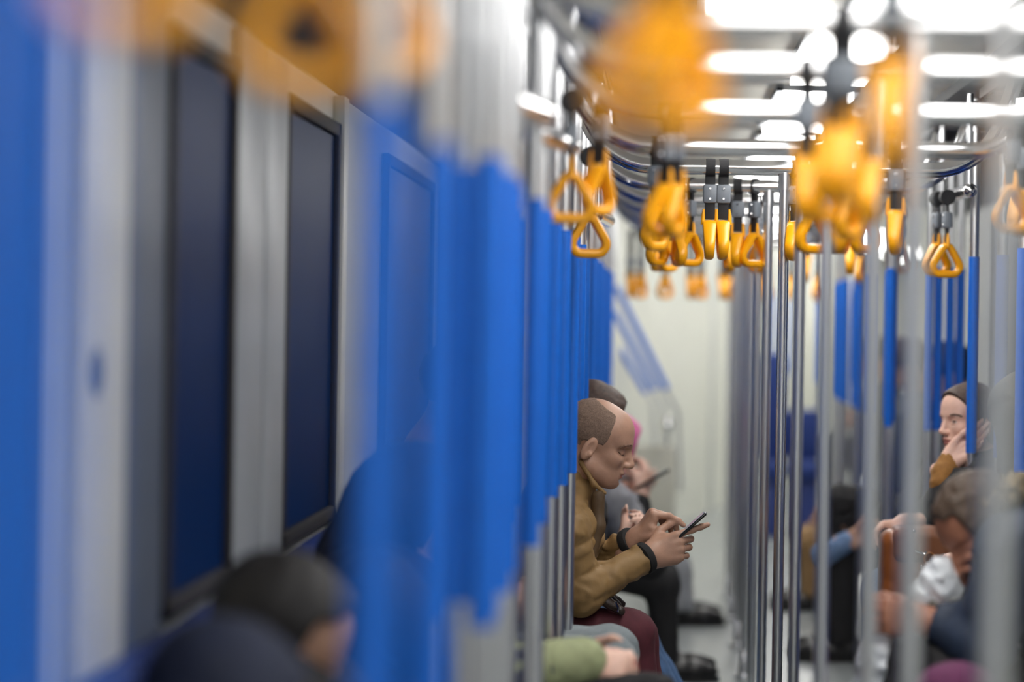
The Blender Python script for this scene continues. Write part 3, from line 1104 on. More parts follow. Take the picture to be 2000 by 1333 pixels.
handR = arm_hand(J['wrR'], nrm(fR) + V3(0, .12, 0), V3(-.4, .1, .9), False,
                 [(4, 3, 3), (48, 62, 35), (55, 68, 38), (58, 68, 38)], [(.62, .62, -.45), (.92, .30, -.25), (.98, .02, -.18)], spread=0.15)
fL = W(1272, 1008, Ym) - W(1240, 1056, Ym)
handL = arm_hand(J['wrL'], nrm(fL) + V3(.0, .0, 0), V3(0.15, -1, 0), True,
                 [(62, 22, 10), (72, 40, 18), (80, 40, 20), (84, 45, 20)], [(.55, .55, -.62), (.35, .15, -.92), (.25, -.1, -.96)])
tan_ext = [cap(h_m.p(-.052, .05, -.105), h_m.p(-.052, -.05, -.105), .040, None, .03), cap(h_m.p(-.03, .0, -.115), h_m.p(-.062, 0, -.17), .066, .09, .03)]
quilt0 = folds(.0055, .07, 3); quilt1 = folds(.0040, .028, 17)
quilt = lambda P: quilt0(P) + quilt1(P * np.array([.6, 1, 1.2]))
# quilted channels across the body and the sleeve
def tan_fold(P):
    d = quilt(P)
    u = (P[:, 2] - 0.42 * P[:, 0]) / 0.085
    ch = np.abs((u % 1.0) - 0.5) * 2
    return d - .006 * (1 - ch ** 4) + .004
front_line = lambda P: P[:, 0] - (W(1170, 1000, Ym)[0] + (P[:, 2] - W(1170, 1000, Ym)[2]) * 0.28)
# tan collar; darker piece puts the shade of the jacket's front into colour
front_sh = [cap(W(1168, 972, Ym - .058), W(1167, 1030, Ym - .07), .019, .020, .02), cap(W(1167, 1030, Ym - .07), W(1147, 1112, Ym - .10), .020, .017, .02)]
col = [cap(W(1134, 903, Ym - .066), W(1160, 946, Ym - .062), .009, .008, .01), cap(W(1160, 946, Ym - .062), W(1182, 964, Ym - .055), .008, .006, .01)]
hp_m = h_m.prims()
BRP = [side_pt(h_m, hp_m, f_, u_) for f_, u_ in ((.0935, .0475), (.086, .0455), (.077, .0405), (.067, .033))]
LAP = [side_pt(h_m, hp_m, f_, u_) for f_, u_ in ((.0835, .0125), (.078, .0135), (.072, .0155), (.0665, .0185))]
man = build_person('balding man in a tan quilted jacket looking down at his phone', J, h_m, SK1, [
    ('jacket', M_TAN, 'coat', dict(res=.0055, extra=tan_ext, fold=tan_fold)),
    ('shaded_front', M_TANSHADE, 'custom', dict(prims=front_sh, res=.005, fold=folds(.002, .03, 6))),
    ('collar', M_TAN, 'custom', dict(prims=col, res=.005, fold=folds(.002, .04, 7))),
    ('trousers', M_MAROON, 'trousers', dict(res=.0065, fold=folds(.0035, .055, 14))),
    ('shoe', M_SHOE, 'shoes', {}),
    ('hair', HAIRG, 'hair', dict(off=.0016, hres=.003, fold=folds(.0016, .007, 8, False),
        reg=lambda q: .0025 * vnoise(q / .012, 3) + np.maximum(np.maximum(q[:, 0] - np.where(q[:, 2] > .112, .030 - (q[:, 2] - .112) * 2.6, .031 - np.clip(.05 - q[:, 2], 0, 1) * .35), np.where(q[:, 0] < -.038, -.035, .022) - q[:, 2]), -1))),
    ('eyebrow', BROWS, 'custom', dict(prims=[cap(a_, b_, r1, r2, .002) for a_, b_, r1, r2 in zip(BRP[:-1], BRP[1:], (.0028, .0034, .0036), (.0034, .0036, .0024))], res=.0022, fold=folds(.0012, .004, 2, False))),
    ('eyelashes', BROW, 'custom', dict(prims=[cap(a_, b_, .0017, .0017, .002) for a_, b_ in zip(LAP[:-1], LAP[1:])], res=.0016)),
], res=.008, fine=[(V3(-.32, Ym - .12, .93), V3(.0, Ym + .1, 1.19), .0026), (V3(-.09, Ym - .10, .68), V3(.16, Ym + .12, .90), .0028)],
    hands={'R': handR, 'L': handL})
for s in 'RL':
    d = nrm(J['wr' + s] - J['el' + s])
    e = J['wr' + s] - d * .022
    cf = MB().tube([e - d * .010, e - d * .004, e + d * .012, e + d * .017, e + d * .018], [.038, .0455, .0455, .042, .032], 32).build('cuff', M_KNITK, man)
# phone in his hands
pa, pb = W(1322, 1052, Ym + .005), W(1378.5, 1002, Ym + .005)
dx = nrm(pb - pa); pn = np.cross(dx, V3(0, 1, 0))
m = MB().box((-.075, -.034, -.0042), (.075, .034, .0042), 0.003)
R3 = np.stack([dx, V3(0, 1, 0), -pn if pn[2] < 0 else pn], 0)
pcen = pb - dx * .075
vv = np.array(m.v) @ R3 + pcen
ph = link('phone', vv, m.f, M_GLASSB, None, pcen)
scr = MB().box((-.070, -.031, .0043), (.070, .031, .0048), 0)
link('screen', np.array(scr.v) @ R3 + pcen, scr.f, mat('phone_screen', srgb(150, 160, 170), 0.1, emit=0.25), ph, pcen, smooth=False)
rimm = MB().box((.0745, -.02, -.003), (.0758, .02, .003), 0.0005)
link('end_cap', np.array(rimm.v) @ R3 + pcen, rimm.f, M_CHROME, ph, pcen)
tag(ph, 'thin black phone seen edge on in the tan jacketed man\'s hands', 'phone')
# dark leather pouch on his lap
c0, c1 = W(1140, 1180, Ym - .12), W(1212, 1190, Ym - .12)
pz = max(c0[2], 0.645)
pouch = cloth('leather_pouch', [cap(V3(c0[0], Ym - .13, pz), V3(c1[0], Ym - .13, c1[2] - .004), .020, .014, .01), cap(V3(c0[0], Ym + .02, pz), V3(c1[0], Ym + .02, c1[2] - .004), .020, .014, .01),
              cap(V3(c0[0] + .01, Ym - .06, pz), V3(c1[0] - .01, Ym - .06, c1[2]), .022, .016, .03)], M_BROWND, None, .005, folds(.003, .03, 5), None, None, (c1[0], Ym - .05, pz))
MB().tube([W(1203, 1176, Ym - .15), W(1208, 1188, Ym - .15), W(1207, 1196, Ym - .148)], .0035, 8).build('buckle', M_CHROME, pouch)
tag(pouch, 'dark brown leather pouch with a metal buckle on the maroon trousers', 'bag')

# ---- the woman leaning on her hand
Yw = 7.6
h_w = Head(W(1893, 834, Yw), (-.88, -.44, -.06), (-.08, 0, 1), 0.93)
h_w.gaze = .0045
J = seated(-1, Yw, lean=0.22, zp=.50)
J['chest'] = V3(1.07, Yw, 0.86); J['pel'] = V3(1.22, Yw, 0.52)
J['shL'] = V3(1.02, Yw - .16, .90); J['shR'] = V3(1.06, Yw + .17, .90)
J['wrL'] = W(1853, 903, Yw - .09); J['elL'] = W(1842, 990, Yw - .13)
J['elR'] = W(1815, 1010, Yw + .15); J['wrR'] = W(1768, 1022, Yw - .02)
for s, q in (('L', -1), ('R', 1)):
    J['kn' + s] = W(1732, 1150, Yw) + V3(0, q * .10, -0.02)
    J['an' + s] = V3(J['kn' + s][0] - .02, Yw + q * .1, .09); J['toe' + s] = J['an' + s] * V3(1, 1, 0) + V3(-.15, 0, .035)
hLw = arm_hand(J['wrL'], nrm(W(1925, 846, Yw - .09) - W(1853, 903, Yw - .09)), V3(-.6, .3, .4), True, [(4, 6, 5), (6, 8, 6), (12, 20, 12), (25, 30, 20)], [(.94, .22, -.2), (.97, .05, -.2), (.97, .0, -.2)], .9)
hRw = arm_hand(J['wrR'], V3(-.80, -.25, -.10), V3(-.3, -1, .2), False, [(30, 40, 25), (34, 42, 25), (36, 44, 25), (38, 46, 25)], [(.7, .5, -.4), (.9, .2, -.35), (.95, 0, -.3)], .9)
hp_w = h_w.prims(True, True, False)
BRW = [side_pt(h_w, hp_w, f_, u_, 1) for f_, u_ in ((.0925, .0455), (.086, .047), (.077, .0445), (.068, .039))]
woman = build_person('woman in black resting her cheek on her hand behind the right poles', J, h_w, SK2, [
    ('coat', M_BLACKC, 'coat', dict(res=.008)),
    ('trousers', M_JEANS, 'trousers', dict(res=.009)),
    ('shoe', M_SHOE, 'shoes', {}),
    ('hair', HAIRB, 'hair', dict(off=.010, hres=.004, extra=[ell(h_w.p(-.115, 0, .02), h_w.A, (.045, .05, .05), .03), cap(h_w.p(-.06, 0, .0), h_w.p(-.09, 0, -.12), .055, .045, .04)],
        reg=lambda q: np.maximum(q[:, 0] - np.clip(.018 + (q[:, 2] - .02) * .62, .0, .082) + np.where(q[:, 2] < .03, .006, 0), np.where(q[:, 0] > -.03, .0 - q[:, 2], -1)))),
    ('eyebrow', BROW, 'custom', dict(prims=[cap(a_, b_, .0030, .0028, .002) for a_, b_ in zip(BRW[:-1], BRW[1:])], res=.0025)),
    ('sweater_cuff', M_MUST, 'custom', dict(prims=[cap(W(1853, 903, Yw - .09), W(1846, 926, Yw - .11), .036, .042, .01), cap(W(1846, 926, Yw - .11), W(1842, 945, Yw - .12), .044, .046, .01)], res=.005, fold=folds(.004, .025, 9))),
], res=.009, fine=[(V3(.78, Yw - .16, .93), V3(1.10, Yw + .10, 1.21), .0027), (V3(.68, Yw - .12, .70), V3(.84, Yw + .08, .86), .004)], hands={'L': hLw, 'R': hRw}, female=True, lids=False, lip=LIP2)
rg = MB()
rc = W(1738, 1030, Yw - .06)
rg.tube([rc + .0105 * V3(math.cos(a), 0.35 * math.cos(a), math.sin(a)) for a in np.linspace(0, 2 * math.pi, 17)], .0018, 8, caps=False).build('ring', M_GOLD, woman)

# brown handbag held upright on her knees
bm_ = []
Yw0 = Yw; Yw = Yw0 - .12
bx0, bx1 = W(1716, 1040, Yw - .20)[0], W(1884, 1040, Yw - .20)[0]
bz1, bz0 = W(1790, 1033, Yw - .20)[2], W(1790, 1222, Yw - .20)[2]
def bag_field(lo, hi, r):
    c = (lo + hi) / 2; hh = (hi - lo) / 2 - r
    def fn(P):
        q = np.abs(P - c) - hh
        return np.linalg.norm(np.maximum(q, 0), axis=1) + np.minimum(q.max(1), 0) - r
    return fn
lo_, hi_ = V3(bx0, Yw - .27, bz0), V3(bx1, Yw - .12, bz1)
fb = bag_field(lo_, hi_, .045)
fo = folds(.006, .10, 5)
ax = [np.arange(lo_[i] - .02, hi_[i] + .02, .006) for i in range(3)]
v, f = nets(lambda P: fb(P) + fo(P), ax)
bag = link('handbag', v, f, M_BROWNL, None, ((bx0 + bx1) / 2, Yw - .2, bz0))
flo, fhi = V3(bx0 + .035, Yw - .285, bz1 - .10), V3(bx1 - .01, Yw - .11, bz1 + .008)
fb2 = bag_field(flo, fhi, .03)
v, f = nets(lambda P: fb2(P) + fo(P) * .5, [np.arange(flo[i] - .02, fhi[i] + .02, .006) for i in range(3)])
flap = link('flap', v, f, mat('brown_leather_flap', srgb(124, 76, 46), 0.5, noise=0.12, nscale=20), bag, bag.location[:])
sq = lambda px, py: W(px, py, Yw - .29)
MB().tube([sq(1786, 1076), sq(1797, 1080), sq(1806, 1083), sq(1808, 1078)], .004, 8).build('clasp_bar', M_CHROME, bag)
MB().tube([sq(1808, 1080) + .016 * V3(math.cos(a), 0, 1.2 * math.sin(a)) + V3(.012, 0, -.02) for a in np.linspace(0, 2 * math.pi, 21)], .0035, 8, caps=False).build('strap_ring', mat('leather_loop', srgb(150, 96, 50), .4), bag)
for (px, py) in ((1801, 1109), (1738, 1216), (1785, 1040)):
    p = sq(px, py)
    p = V3(p[0], Yw - .272, max(p[2], bz0 + .02))
    MB().tube([p + V3(0, .012, 0), p + V3(0, -.004, 0), p + V3(0, -.008, 0)], [.007, .007, .003], 12).build('stud', M_CHROME, bag)
tag(bag, 'brown leather handbag held before the knees of the woman in black', 'bag')
Yw = Yw0

# ---- hunched man in the navy jacket
Yn = 5.35
h_n = Head(W(1932, 1040, Yn), (-.7, -.16, -.7), (-.7, 0, .7), .93)
J = seated(-1, Yn, lean=0.75, zp=.50)
J['chest'] = W(2010, 1090, Yn); J['pel'] = V3(1.12, Yn, .50)
J['shL'] = W(1985, 1075, Yn - .18); J['shR'] = W(1975, 1060, Yn + .18)
J['elL'] = W(1925, 1250, Yn - .14); J['wrL'] = W(1808, 1215, Yn - .08)
J['elR'] = W(1890, 1205, Yn + .16); J['wrR'] = W(1880, 1140, Yn + .05)
for s, q in (('L', -1), ('R', 1)):
    J['kn' + s] = W(1800 if q > 0 else 1790, 1300, Yn) + V3(0, q * .12, -.02)
    J['an' + s] = V3(J['kn' + s][0] + .02, Yn + q * .12, .09); J['toe' + s] = J['an' + s] * V3(1, 1, 0) + V3(-.15, 0, .035)
hLn = arm_hand(J['wrL'], V3(-.95, -.05, .12), V3(.1, .25, 1), True, [(30, 50, 30), (34, 52, 30), (38, 54, 30), (42, 54, 30)], [(.8, .4, -.4), (.95, .1, -.3), (.98, -.05, -.2)], .95)
navy = build_person('hunched man in a dark navy jacket bowing over a newspaper', J, h_n, skin_mat('skin_tan', srgb(160, 108, 84), 0), [
    ('jacket', M_NAVYC, 'coat', dict(res=.009, g=.012, fold=folds(.010, .09, 11))),
    ('trousers', M_BLACKC, 'trousers', dict(res=.010, g=.008)),
    ('shoe', M_SHOE, 'shoes', {}),
    ('hair', HAIRM, 'hair', dict(off=.013, hres=.005, fold=folds(.005, .022, 8), reg=SHORT(.048, -.05))),
    ('fur_hood', M_FUR, 'custom', dict(prims=[cap(W(1945, 985, Yn - .16), W(1985, 958, Yn - .08), .030, .036, .02), cap(W(1985, 958, Yn - .08), W(2010, 965, Yn + .10), .036, .036, .02)], res=.006, fold=folds(.016, .018, 12, True))),
], res=.009, fine=[(V3(.50, Yn - .15, .80), V3(.80, Yn + .12, 1.08), .0045)], hands={'L': hLn})
# folded newspaper and plastic bag on his lap
q = lambda px, py, dy=0: W(px, py, Yn + dy)
npv = MB()
for k in range(4):
    a, b = q(1795, 1176 + k * 2.2, -.05), q(1905, 1168 + k * 2.2, -.05)
    npv.add([a, b, b + V3(.03, .24, .015), a + V3(-.01, .22, .01), a + V3(0, 0, -.0025), b + V3(0, 0, -.0025), b + V3(.03, .24, .0125), a + V3(-.01, .22, .0075)],
            [[0, 1, 2, 3], [4, 7, 6, 5], [0, 4, 5, 1], [1, 5, 6, 2], [2, 6, 7, 3], [3, 7, 4, 0]])
news = npv.build('folded_newspaper', M_PAPER, origin=q(1850, 1172, .05), smooth=False)
tag(news, 'folded grey newspaper held low by the man in navy', 'newspaper')


def crumple(name, pts, thick, amp, material, label, cat, origin, seed):
    P = [cap(a, b, ra, rb, .03) for a, b, ra, rb in pts]
    fo1 = folds(amp, .05, seed, True); fo2 = folds(amp * .5, .02, seed + 3, True)
    o = cloth(name, P, material, None, .005, lambda X: fo1(X) + fo2(X), None, None, origin)
    return tag(o, label, cat)


Yb = Yn - .02
b_ = lambda px, py, dy=0: W(px, py, Yb + dy)
crumple('plastic_bag', [(b_(1846, 1090), b_(1836, 1130), .010, .035), (b_(1836, 1130), b_(1800, 1160), .035, .030), (b_(1836, 1130), b_(1858, 1160), .034, .026), (b_(1850, 1155), b_(1800, 1168), .03, .03)], 0, .008, M_PLASTIC,
        'crumpled white plastic bag peaking above the newspaper', 'bag', b_(1830, 1165), 21)
crumple('plastic_bag', [(b_(1745, 1222), b_(1722, 1290), .020, .045), (b_(1722, 1290), b_(1705, 1345), .045, .05), (b_(1730, 1270), b_(1745, 1350), .045, .05), (b_(1712, 1300), b_(1735, 1400), .05, .06)], 0, .012, M_PLASTIC,
        'white plastic bag hanging below the hand of the man in navy', 'bag', b_(1725, 1390), 31)
# black bag and plum hat at the bottom right
crumple('shoulder_bag', [(q(1770, 1270, -.16), q(1760, 1380, -.16), .035, .05), (q(1790, 1265, -.16), q(1840, 1380, -.16), .03, .05)], 0, .006, M_BLACKC, 'black rounded bag below the forearm of the man in navy', 'bag', q(1790, 1390, -.16), 41)
hc = W(1868, 1352, 4.95)
plum = cloth('knit_hat', [ell(hc, np.eye(3), (.085, .08, .062), .02), cap(hc + V3(-.05, -.03, -.05), hc + V3(.05, -.03, -.05), .035, .035, .02)], M_PLUM, None, .006, folds(.002, .012, 3, False), None, None, hc - V3(0, 0, .07))
tag(plum, 'plum knit hat lying at the bottom edge under the navy sleeve', 'hat')

# ---- the person in black with a red scarf at the right edge
Yr = 6.93
h_r = Head(W(1996, 832, Yr), (-.15, 1, -.1), (0, 0, 1), .97)
J = seated(-1, Yr, lean=.05, zp=.50)
J['chest'] = V3(1.16, Yr, .86); J['pel'] = V3(1.20, Yr, .52)
J['shL'] = V3(1.16, Yr - .18, .89); J['shR'] = V3(1.16, Yr + .18, .89)
for s, q_ in (('L', -1), ('R', 1)):
    J['el' + s] = V3(1.08, Yr + q_ * .22, .70); J['wr' + s] = V3(.90, Yr + q_ * .08, .66)
build_person('dark haired person in black with a red scarf at the right edge', J, h_r, SK2, [
    ('coat', M_BLACKC, 'coat', dict(res=.010)), ('trousers', M_NAVYD, 'trousers', dict(res=.012)), ('shoe', M_SHOE, 'shoes', {}),
    ('hair', HAIRK, 'hair', dict(off=.02, hres=.006, extra=[cap(h_r.p(-.06, 0, .0), h_r.p(-.08, 0, -.15), .09, .095, .04)], reg=lambda q: q[:, 0] - .06)),
    ('scarf', M_RED, 'custom', dict(prims=[cap(W(2002, 905, Yr - .10), W(2035, 905, Yr - .12), .034, .040, .02), cap(W(2002, 905, Yr - .10), W(2010, 900, Yr + .08), .034, .034, .02)], res=.007, fold=folds(.006, .03, 4))),
], res=.010)

# ---- person with brown hair behind the man in tan, black coat and jeans
Yd = 7.5
h_d = Head(W(1150, 838, Yd), (.95, 0, -.3), (.3, 0, .95), .97)
J = seated(1, Yd, lean=.35, zp=.50, xp=-.56)
J['chest'] = W(1105, 1010, Yd); J['shL'] = J['chest'] + V3(.02, .17, .02); J['shR'] = J['chest'] + V3(.02, -.17, .02)
for s, q_ in (('L', 1), ('R', -1)):
    J['kn' + s] = W(1238, 1246, Yd) + V3(0, q_ * .10, -.02)
    J['an' + s] = V3(.13, Yd + q_ * .10, .09); J['toe' + s] = J['an' + s] * V3(1, 1, 0) + V3(.15, 0, .035)
    J['wr' + s] = W(1222, 1062, Yd) + V3(0, q_ * .05, 0); J['el' + s] = W(1175, 1130, Yd) + V3(-.05, q_ * .2, 0)
build_person('brown haired person in a black coat and blue jeans behind the tan jacket', J, h_d, SK2, [
    ('coat', M_BLACKC, 'coat', dict(res=.011)), ('trousers', M_JEANS, 'trousers', dict(res=.009)), ('shoe', M_SHOE, 'shoes', {}),
    ('hair', HAIRB, 'hair', dict(off=.016, hres=.006, reg=lambda q: np.maximum(q[:, 0] - np.where(q[:, 2] > .07, .09, .03), -.04 - q[:, 2]))),
], res=.011)

# ---- person in a grey coat with a pink hat, holding a phone, farther back
Yg = 9.3
h_g = Head(W(1190, 882, Yg), (.95, 0, -.3), (.3, 0, .95), .97)
J = seated(1, Yg, lean=.45, zp=.50, xp=-.52)
J['chest'] = W(1192, 985, Yg); J['shL'] = J['chest'] + V3(.02, .17, .02); J['shR'] = J['chest'] + V3(.02, -.17, .02)
for s, q_ in (('L', 1), ('R', -1)):
    J['kn' + s] = W(1292, 1125, Yg) + V3(0, q_ * .10, -.02)
    J['an' + s] = V3(J['kn' + s][0] + .02, Yg + q_ * .10, .09); J['toe' + s] = J['an' + s] * V3(1, 1, 0) + V3(.15, 0, .035)
J['elR'] = W(1232, 1040, Yg - .17); J['wrR'] = W(1252, 965, Yg - .10)
J['elL'] = W(1225, 1050, Yg + .16); J['wrL'] = W(1252, 975, Yg + .02)
build_person('person in a grey coat and pink hat lifting a phone', J, h_g, SK2, [
    ('coat', M_GREYC, 'coat', dict(res=.011)), ('trousers', M_BLACKC, 'trousers', dict(res=.012)), ('shoe', M_SHOE, 'shoes', {}),
    ('sleeve', M_BLACKC, 'custom', dict(prims=[cap(J['elR'] * .3 + J['wrR'] * .7, J['elR'] + V3(.02, 0, -.02), .050, .066, .02), cap(J['elR'] + V3(.02, 0, -.02), J['knR'] * .6 + J['elR'] * .4, .06, .07, .03)], res=.01)),
    ('hat', M_PINK, 'hair', dict(off=.022, hres=.006, reg=lambda q: np.maximum(q[:, 0] - .095, .005 - q[:, 2]))),
    ('scarf', M_PINK, 'custom', dict(prims=[cap(h_g.p(.05, -.04, -.075), h_g.p(.06, .04, -.08), .035, .035, .02)], res=.008)),
], res=.011)
pp = MB(); a, b = W(1256, 946, Yg - .10), W(1292, 926, Yg - .10)
dd = nrm(b - a)
pp.box((-.075, -.035, -.006), (.075, .035, .006), .003)
R4 = np.stack([dd, V3(0, 1, 0), np.cross(dd, V3(0, 1, 0))], 0)
o = link('phone', np.array(pp.v) @ R4 + (a + b) / 2, pp.f, M_GLASSB, None, (a + b) / 2)
tag(o, 'dark blurred phone lifted by the person in the grey coat', 'phone')

# ---- light grey trousers, farther back still
Yk = 11.0
h_k = Head(W(1160, 815, Yk), (.95, 0, -.2), (.2, 0, .95), .97)
J = seated(1, Yk, lean=.25, zp=.50, xp=-.45)
for s, q_ in (('L', 1), ('R', -1)):
    J['kn' + s] = W(1312, 1105, Yk) + V3(0, q_ * .09, -.02)
    J['an' + s] = W(1325, 1225, Yk) * V3(1, 1, 0) + V3(0, q_ * .12, .09); J['toe' + s] = J['an' + s] * V3(1, 1, 0) + V3(.15, 0, .035)
J['pel'] = V3(-.38, Yk, .52)
build_person('person in light grey trousers and black shoes beyond the grey coat', J, h_k, SK2, [
    ('coat', M_NAVYD, 'coat', dict(res=.014)), ('trousers', M_LGREYT, 'trousers', dict(res=.012, g=.02)), ('shoe', M_SHOE, 'shoes', {}),
    ('hair', HAIRB, 'hair', dict(off=.016, hres=.008, reg=SHORT(.04, -.04))),
], res=.014)

# ---- near people of the left row, seen through the blue grips
Ye = 6.12
J = seated(1, Ye, lean=.05, zp=.50, xp=-.56)
h_e = Head(J['chest'] + V3(.05, 0, .27), (1, 0, -.15), (.1, 0, 1), 1.0)
for s, q_ in (('L', 1), ('R', -1)):
    J['kn' + s] = W(1192, 1286, Ye) + V3(0, q_ * .10, 0)
    J['an' + s] = V3(J['kn' + s][0] + .02, Ye + q_ * .10, .09); J['toe' + s] = J['an' + s] * V3(1, 1, 0) + V3(.15, 0, .035)
    J['wr' + s] = V3(-.36, Ye + q_ * .07, .66); J['el' + s] = V3(-.55, Ye + q_ * .24, .70)
build_person('person in grey trousers and a dark coat beside the tan jacket', J, h_e, SK1, [
    ('coat', M_NAVYD, 'coat', dict(res=.010)), ('trousers', M_GREYT, 'trousers', dict(res=.008)), ('shoe', M_SHOE, 'shoes', {}),
    ('hair', HAIRK, 'hair', dict(off=.012, hres=.007, reg=SHORT(.04, -.04))),
], res=.010)

Yf = 5.25
h_f = Head(W(795, 1020, Yf), (.9, 0, -.45), (.45, 0, .9), 1.02)
J = seated(1, Yf, lean=.30, zp=.50, xp=-.66)
J['chest'] = W(735, 1160, Yf); J['shL'] = J['chest'] + V3(.02, .17, .02); J['shR'] = J['chest'] + V3(.02, -.17, .02)
J['elR'] = W(905, 1300, Yf - .2); J['wrR'] = W(1150, 1294, Yf - .05); J['elL'] = W(880, 1290, Yf + .2); J['wrL'] = W(1130, 1300, Yf + .12)
J['elR'] = J['chest'] * .35 + J['wrR'] * .65 + V3(-.10, -.15, -.06)
hF = arm_hand(J['wrR'], V3(1, .1, -.12), V3(.1, .6, .8), False, [(45, 55, 30), (48, 58, 32), (52, 60, 32), (55, 60, 32)], [(.8, .4, -.3), (.95, .1, -.2), (.98, 0, -.1)], .85)
build_person('hooded person with a pale green sleeve behind the blue grips', J, h_f, SK2, [
    ('coat', M_NAVYD, 'coat', dict(res=.011, g=.01)), ('trousers', M_BLACKC, 'trousers', dict(res=.012)), ('shoe', M_SHOE, 'shoes', {}),
    ('hood', M_NAVYD, 'hair', dict(off=.030, hres=.007, extra=[cap(h_f.p(-.05, 0, .0), h_f.p(-.06, 0, -.12), .10, .09, .05)], reg=lambda q: q[:, 0] - .055)),
    ('sleeve', M_GREENS, 'custom', dict(prims=[cap(J['elR'], J['wrR'] - V3(.008, 0, 0), .072, .050, .02)], res=.007, fold=folds(.006, .04, 4))),
], res=.010, hands={'R': hF})
z_ = W(1180, 1318, Yf - .05)
crumple('handbag', [(W(1150, 1355, Yf - .05), W(1290, 1352, Yf - .05), .045, .04), (W(1150, 1355, Yf + .1), W(1290, 1352, Yf + .1), .045, .04), (W(1060, 1350, Yf), W(1055, 1300, Yf), .04, .03)], 0, .004, M_BLACKC,
        'black bag on the lap under the pale green sleeve', 'bag', W(1200, 1390, Yf), 51)

Yh = 3.75
h_h = Head(W(528, 1275, Yh), (.85, -.1, -.5), (.5, 0, .85), 1.0)
J = seated(1, Yh, lean=.25, zp=.48, xp=-.60)
J['chest'] = W(490, 1400, Yh); J['chest'][0] = -.62
J['shL'] = J['chest'] + V3(.02, .18, .03); J['shR'] = J['chest'] + V3(.02, -.18, .03)
build_person('dark haired person nearest the cream wall panel, bowed over', J, h_h, SK1, [
    ('coat', M_BLACKC, 'coat', dict(res=.012, g=.015)), ('trousers', M_BLACKC, 'trousers', dict(res=.014)), ('shoe', M_SHOE, 'shoes', {}),
    ('hair', HAIRK, 'hair', dict(off=.018, hres=.007, reg=SHORT(.05, -.05))),
], res=.012)
Yi = 3.05
J = seated(1, Yi, lean=.12, zp=.46, xp=-.62)
J['chest'] = V3(-.60, Yi, .77); J['shL'] = V3(-.58, Yi + .18, .82); J['shR'] = V3(-.58, Yi - .18, .82)
h_i = Head(V3(-.56, Yi, 0.84), (.8, 0, -.6), (.6, 0, .8), .97)
build_person('person in a dark navy coat nearest the camera at lower left', J, h_i, SK1, [
    ('coat', M_NAVYD, 'coat', dict(res=.012, g=.01)), ('trousers', M_BLACKC, 'trousers', dict(res=.014)), ('shoe', M_SHOE, 'shoes', {}),
    ('hood', M_NAVYD, 'hair', dict(off=.020, hres=.007, reg=lambda q: np.maximum(q[:, 0] - .06, -.06 - q[:, 2]))),
], res=.012)

# ---- far people of the right row
def simple(label, Y, hx, hp, kp, coat, trou, hairm, lean=.2, xp=None, phone=None, **kw):
    J = seated(-1, Y, lean=lean, zp=.50, xp=xp)
    if hp is None: h = Head(J['chest'] + V3(-.05, 0, .26), (-1, 0, -.25), (-.2, 0, 1), .98)
    else:
        h = Head(W(hp[0], hp[1], Y), (-1, 0, -.2), (-.15, 0, 1), .98)
        J['chest'] = h.c + V3(.06, 0, -.27); J['shL'] = J['chest'] + V3(0, -.17, .03); J['shR'] = J['chest'] + V3(0, .17, .03)
    for s, q_ in (('L', -1), ('R', 1)):
        J['kn' + s] = W(kp[0], kp[1], Y) + V3(0, q_ * .10, 0)
        J['an' + s] = V3(J['kn' + s][0] + .0, Y + q_ * .10, .09); J['toe' + s] = J['an' + s] * V3(1, 1, 0) + V3(-.15, 0, .035)
        J['wr' + s] = J['kn' + s] + V3(.10, -q_ * .05, .13); J['el' + s] = (J['sh' + s] + J['wr' + s]) / 2 + V3(.06, q_ * .06, -.12)
    o = build_person(label, J, h, SK1, [('coat', coat, 'coat', dict(res=.013, g=.012, skirt=kw.get('skirt', False))), ('trousers', trou, 'trousers', dict(res=.013, g=.01)), ('shoe', M_SHOE, 'shoes', {}),
        ('hair', hairm, 'hair', dict(off=.016, hres=.008, reg=SHORT(.045, -.05)))], res=.013)
    return o, J


o, J5 = simple('person in a black coat and black trousers with a phone, beyond the bare poles', 9.9, 0, None, (1642, 1078), M_BLACKC, M_BLACKC, HAIRK, skirt=True)
sl5 = cloth('sleeve', [cap(W(1608, 1085, 9.75), W(1655, 1058, 9.7), .05, .042, .02)], mat('pale_blue_sleeve', srgb(112, 138, 176), .8), o, .01, folds(.004, .04, 3))
cloth('hand', arm_hand(W(1660, 1056, 9.7), V3(.9, -.2, .2), V3(0, .3, 1), True, [(40, 50, 30)] * 4, [(.8, .4, -.3), (.9, .1, -.3), (.95, 0, -.2)]), SK1, o, .006)
pz = W(1672, 1012, 9.9)
pp = MB().box(pz - V3(.055, .004, .035), pz + V3(.055, .004, .035), .003)
tag(pp.build('phone', M_GLASSB, origin=pz), 'small dark phone held above the lap of the far person in black', 'phone')
crumple('tote_bag', [(W(1640, 985, 9.9), W(1640, 1050, 9.9), .085, .07), (W(1675, 985, 9.9), W(1680, 1050, 9.9), .08, .07)], 0, .008, M_BLACKC, 'dark bag on the lap of the far person in black', 'bag', W(1650, 1080, 9.9), 61)
simple('person in a navy jacket and tan trousers beyond the person in black', 11.6, 0, None, (1588, 1060), M_NAVYC, M_TANT, HAIRB)
simple('person in a dark jacket facing left before the far blue grips', 14.2, 0, (1706, 708), (1630, 870), M_BLACKC, M_BLACKC, HAIRK, xp=1.45)

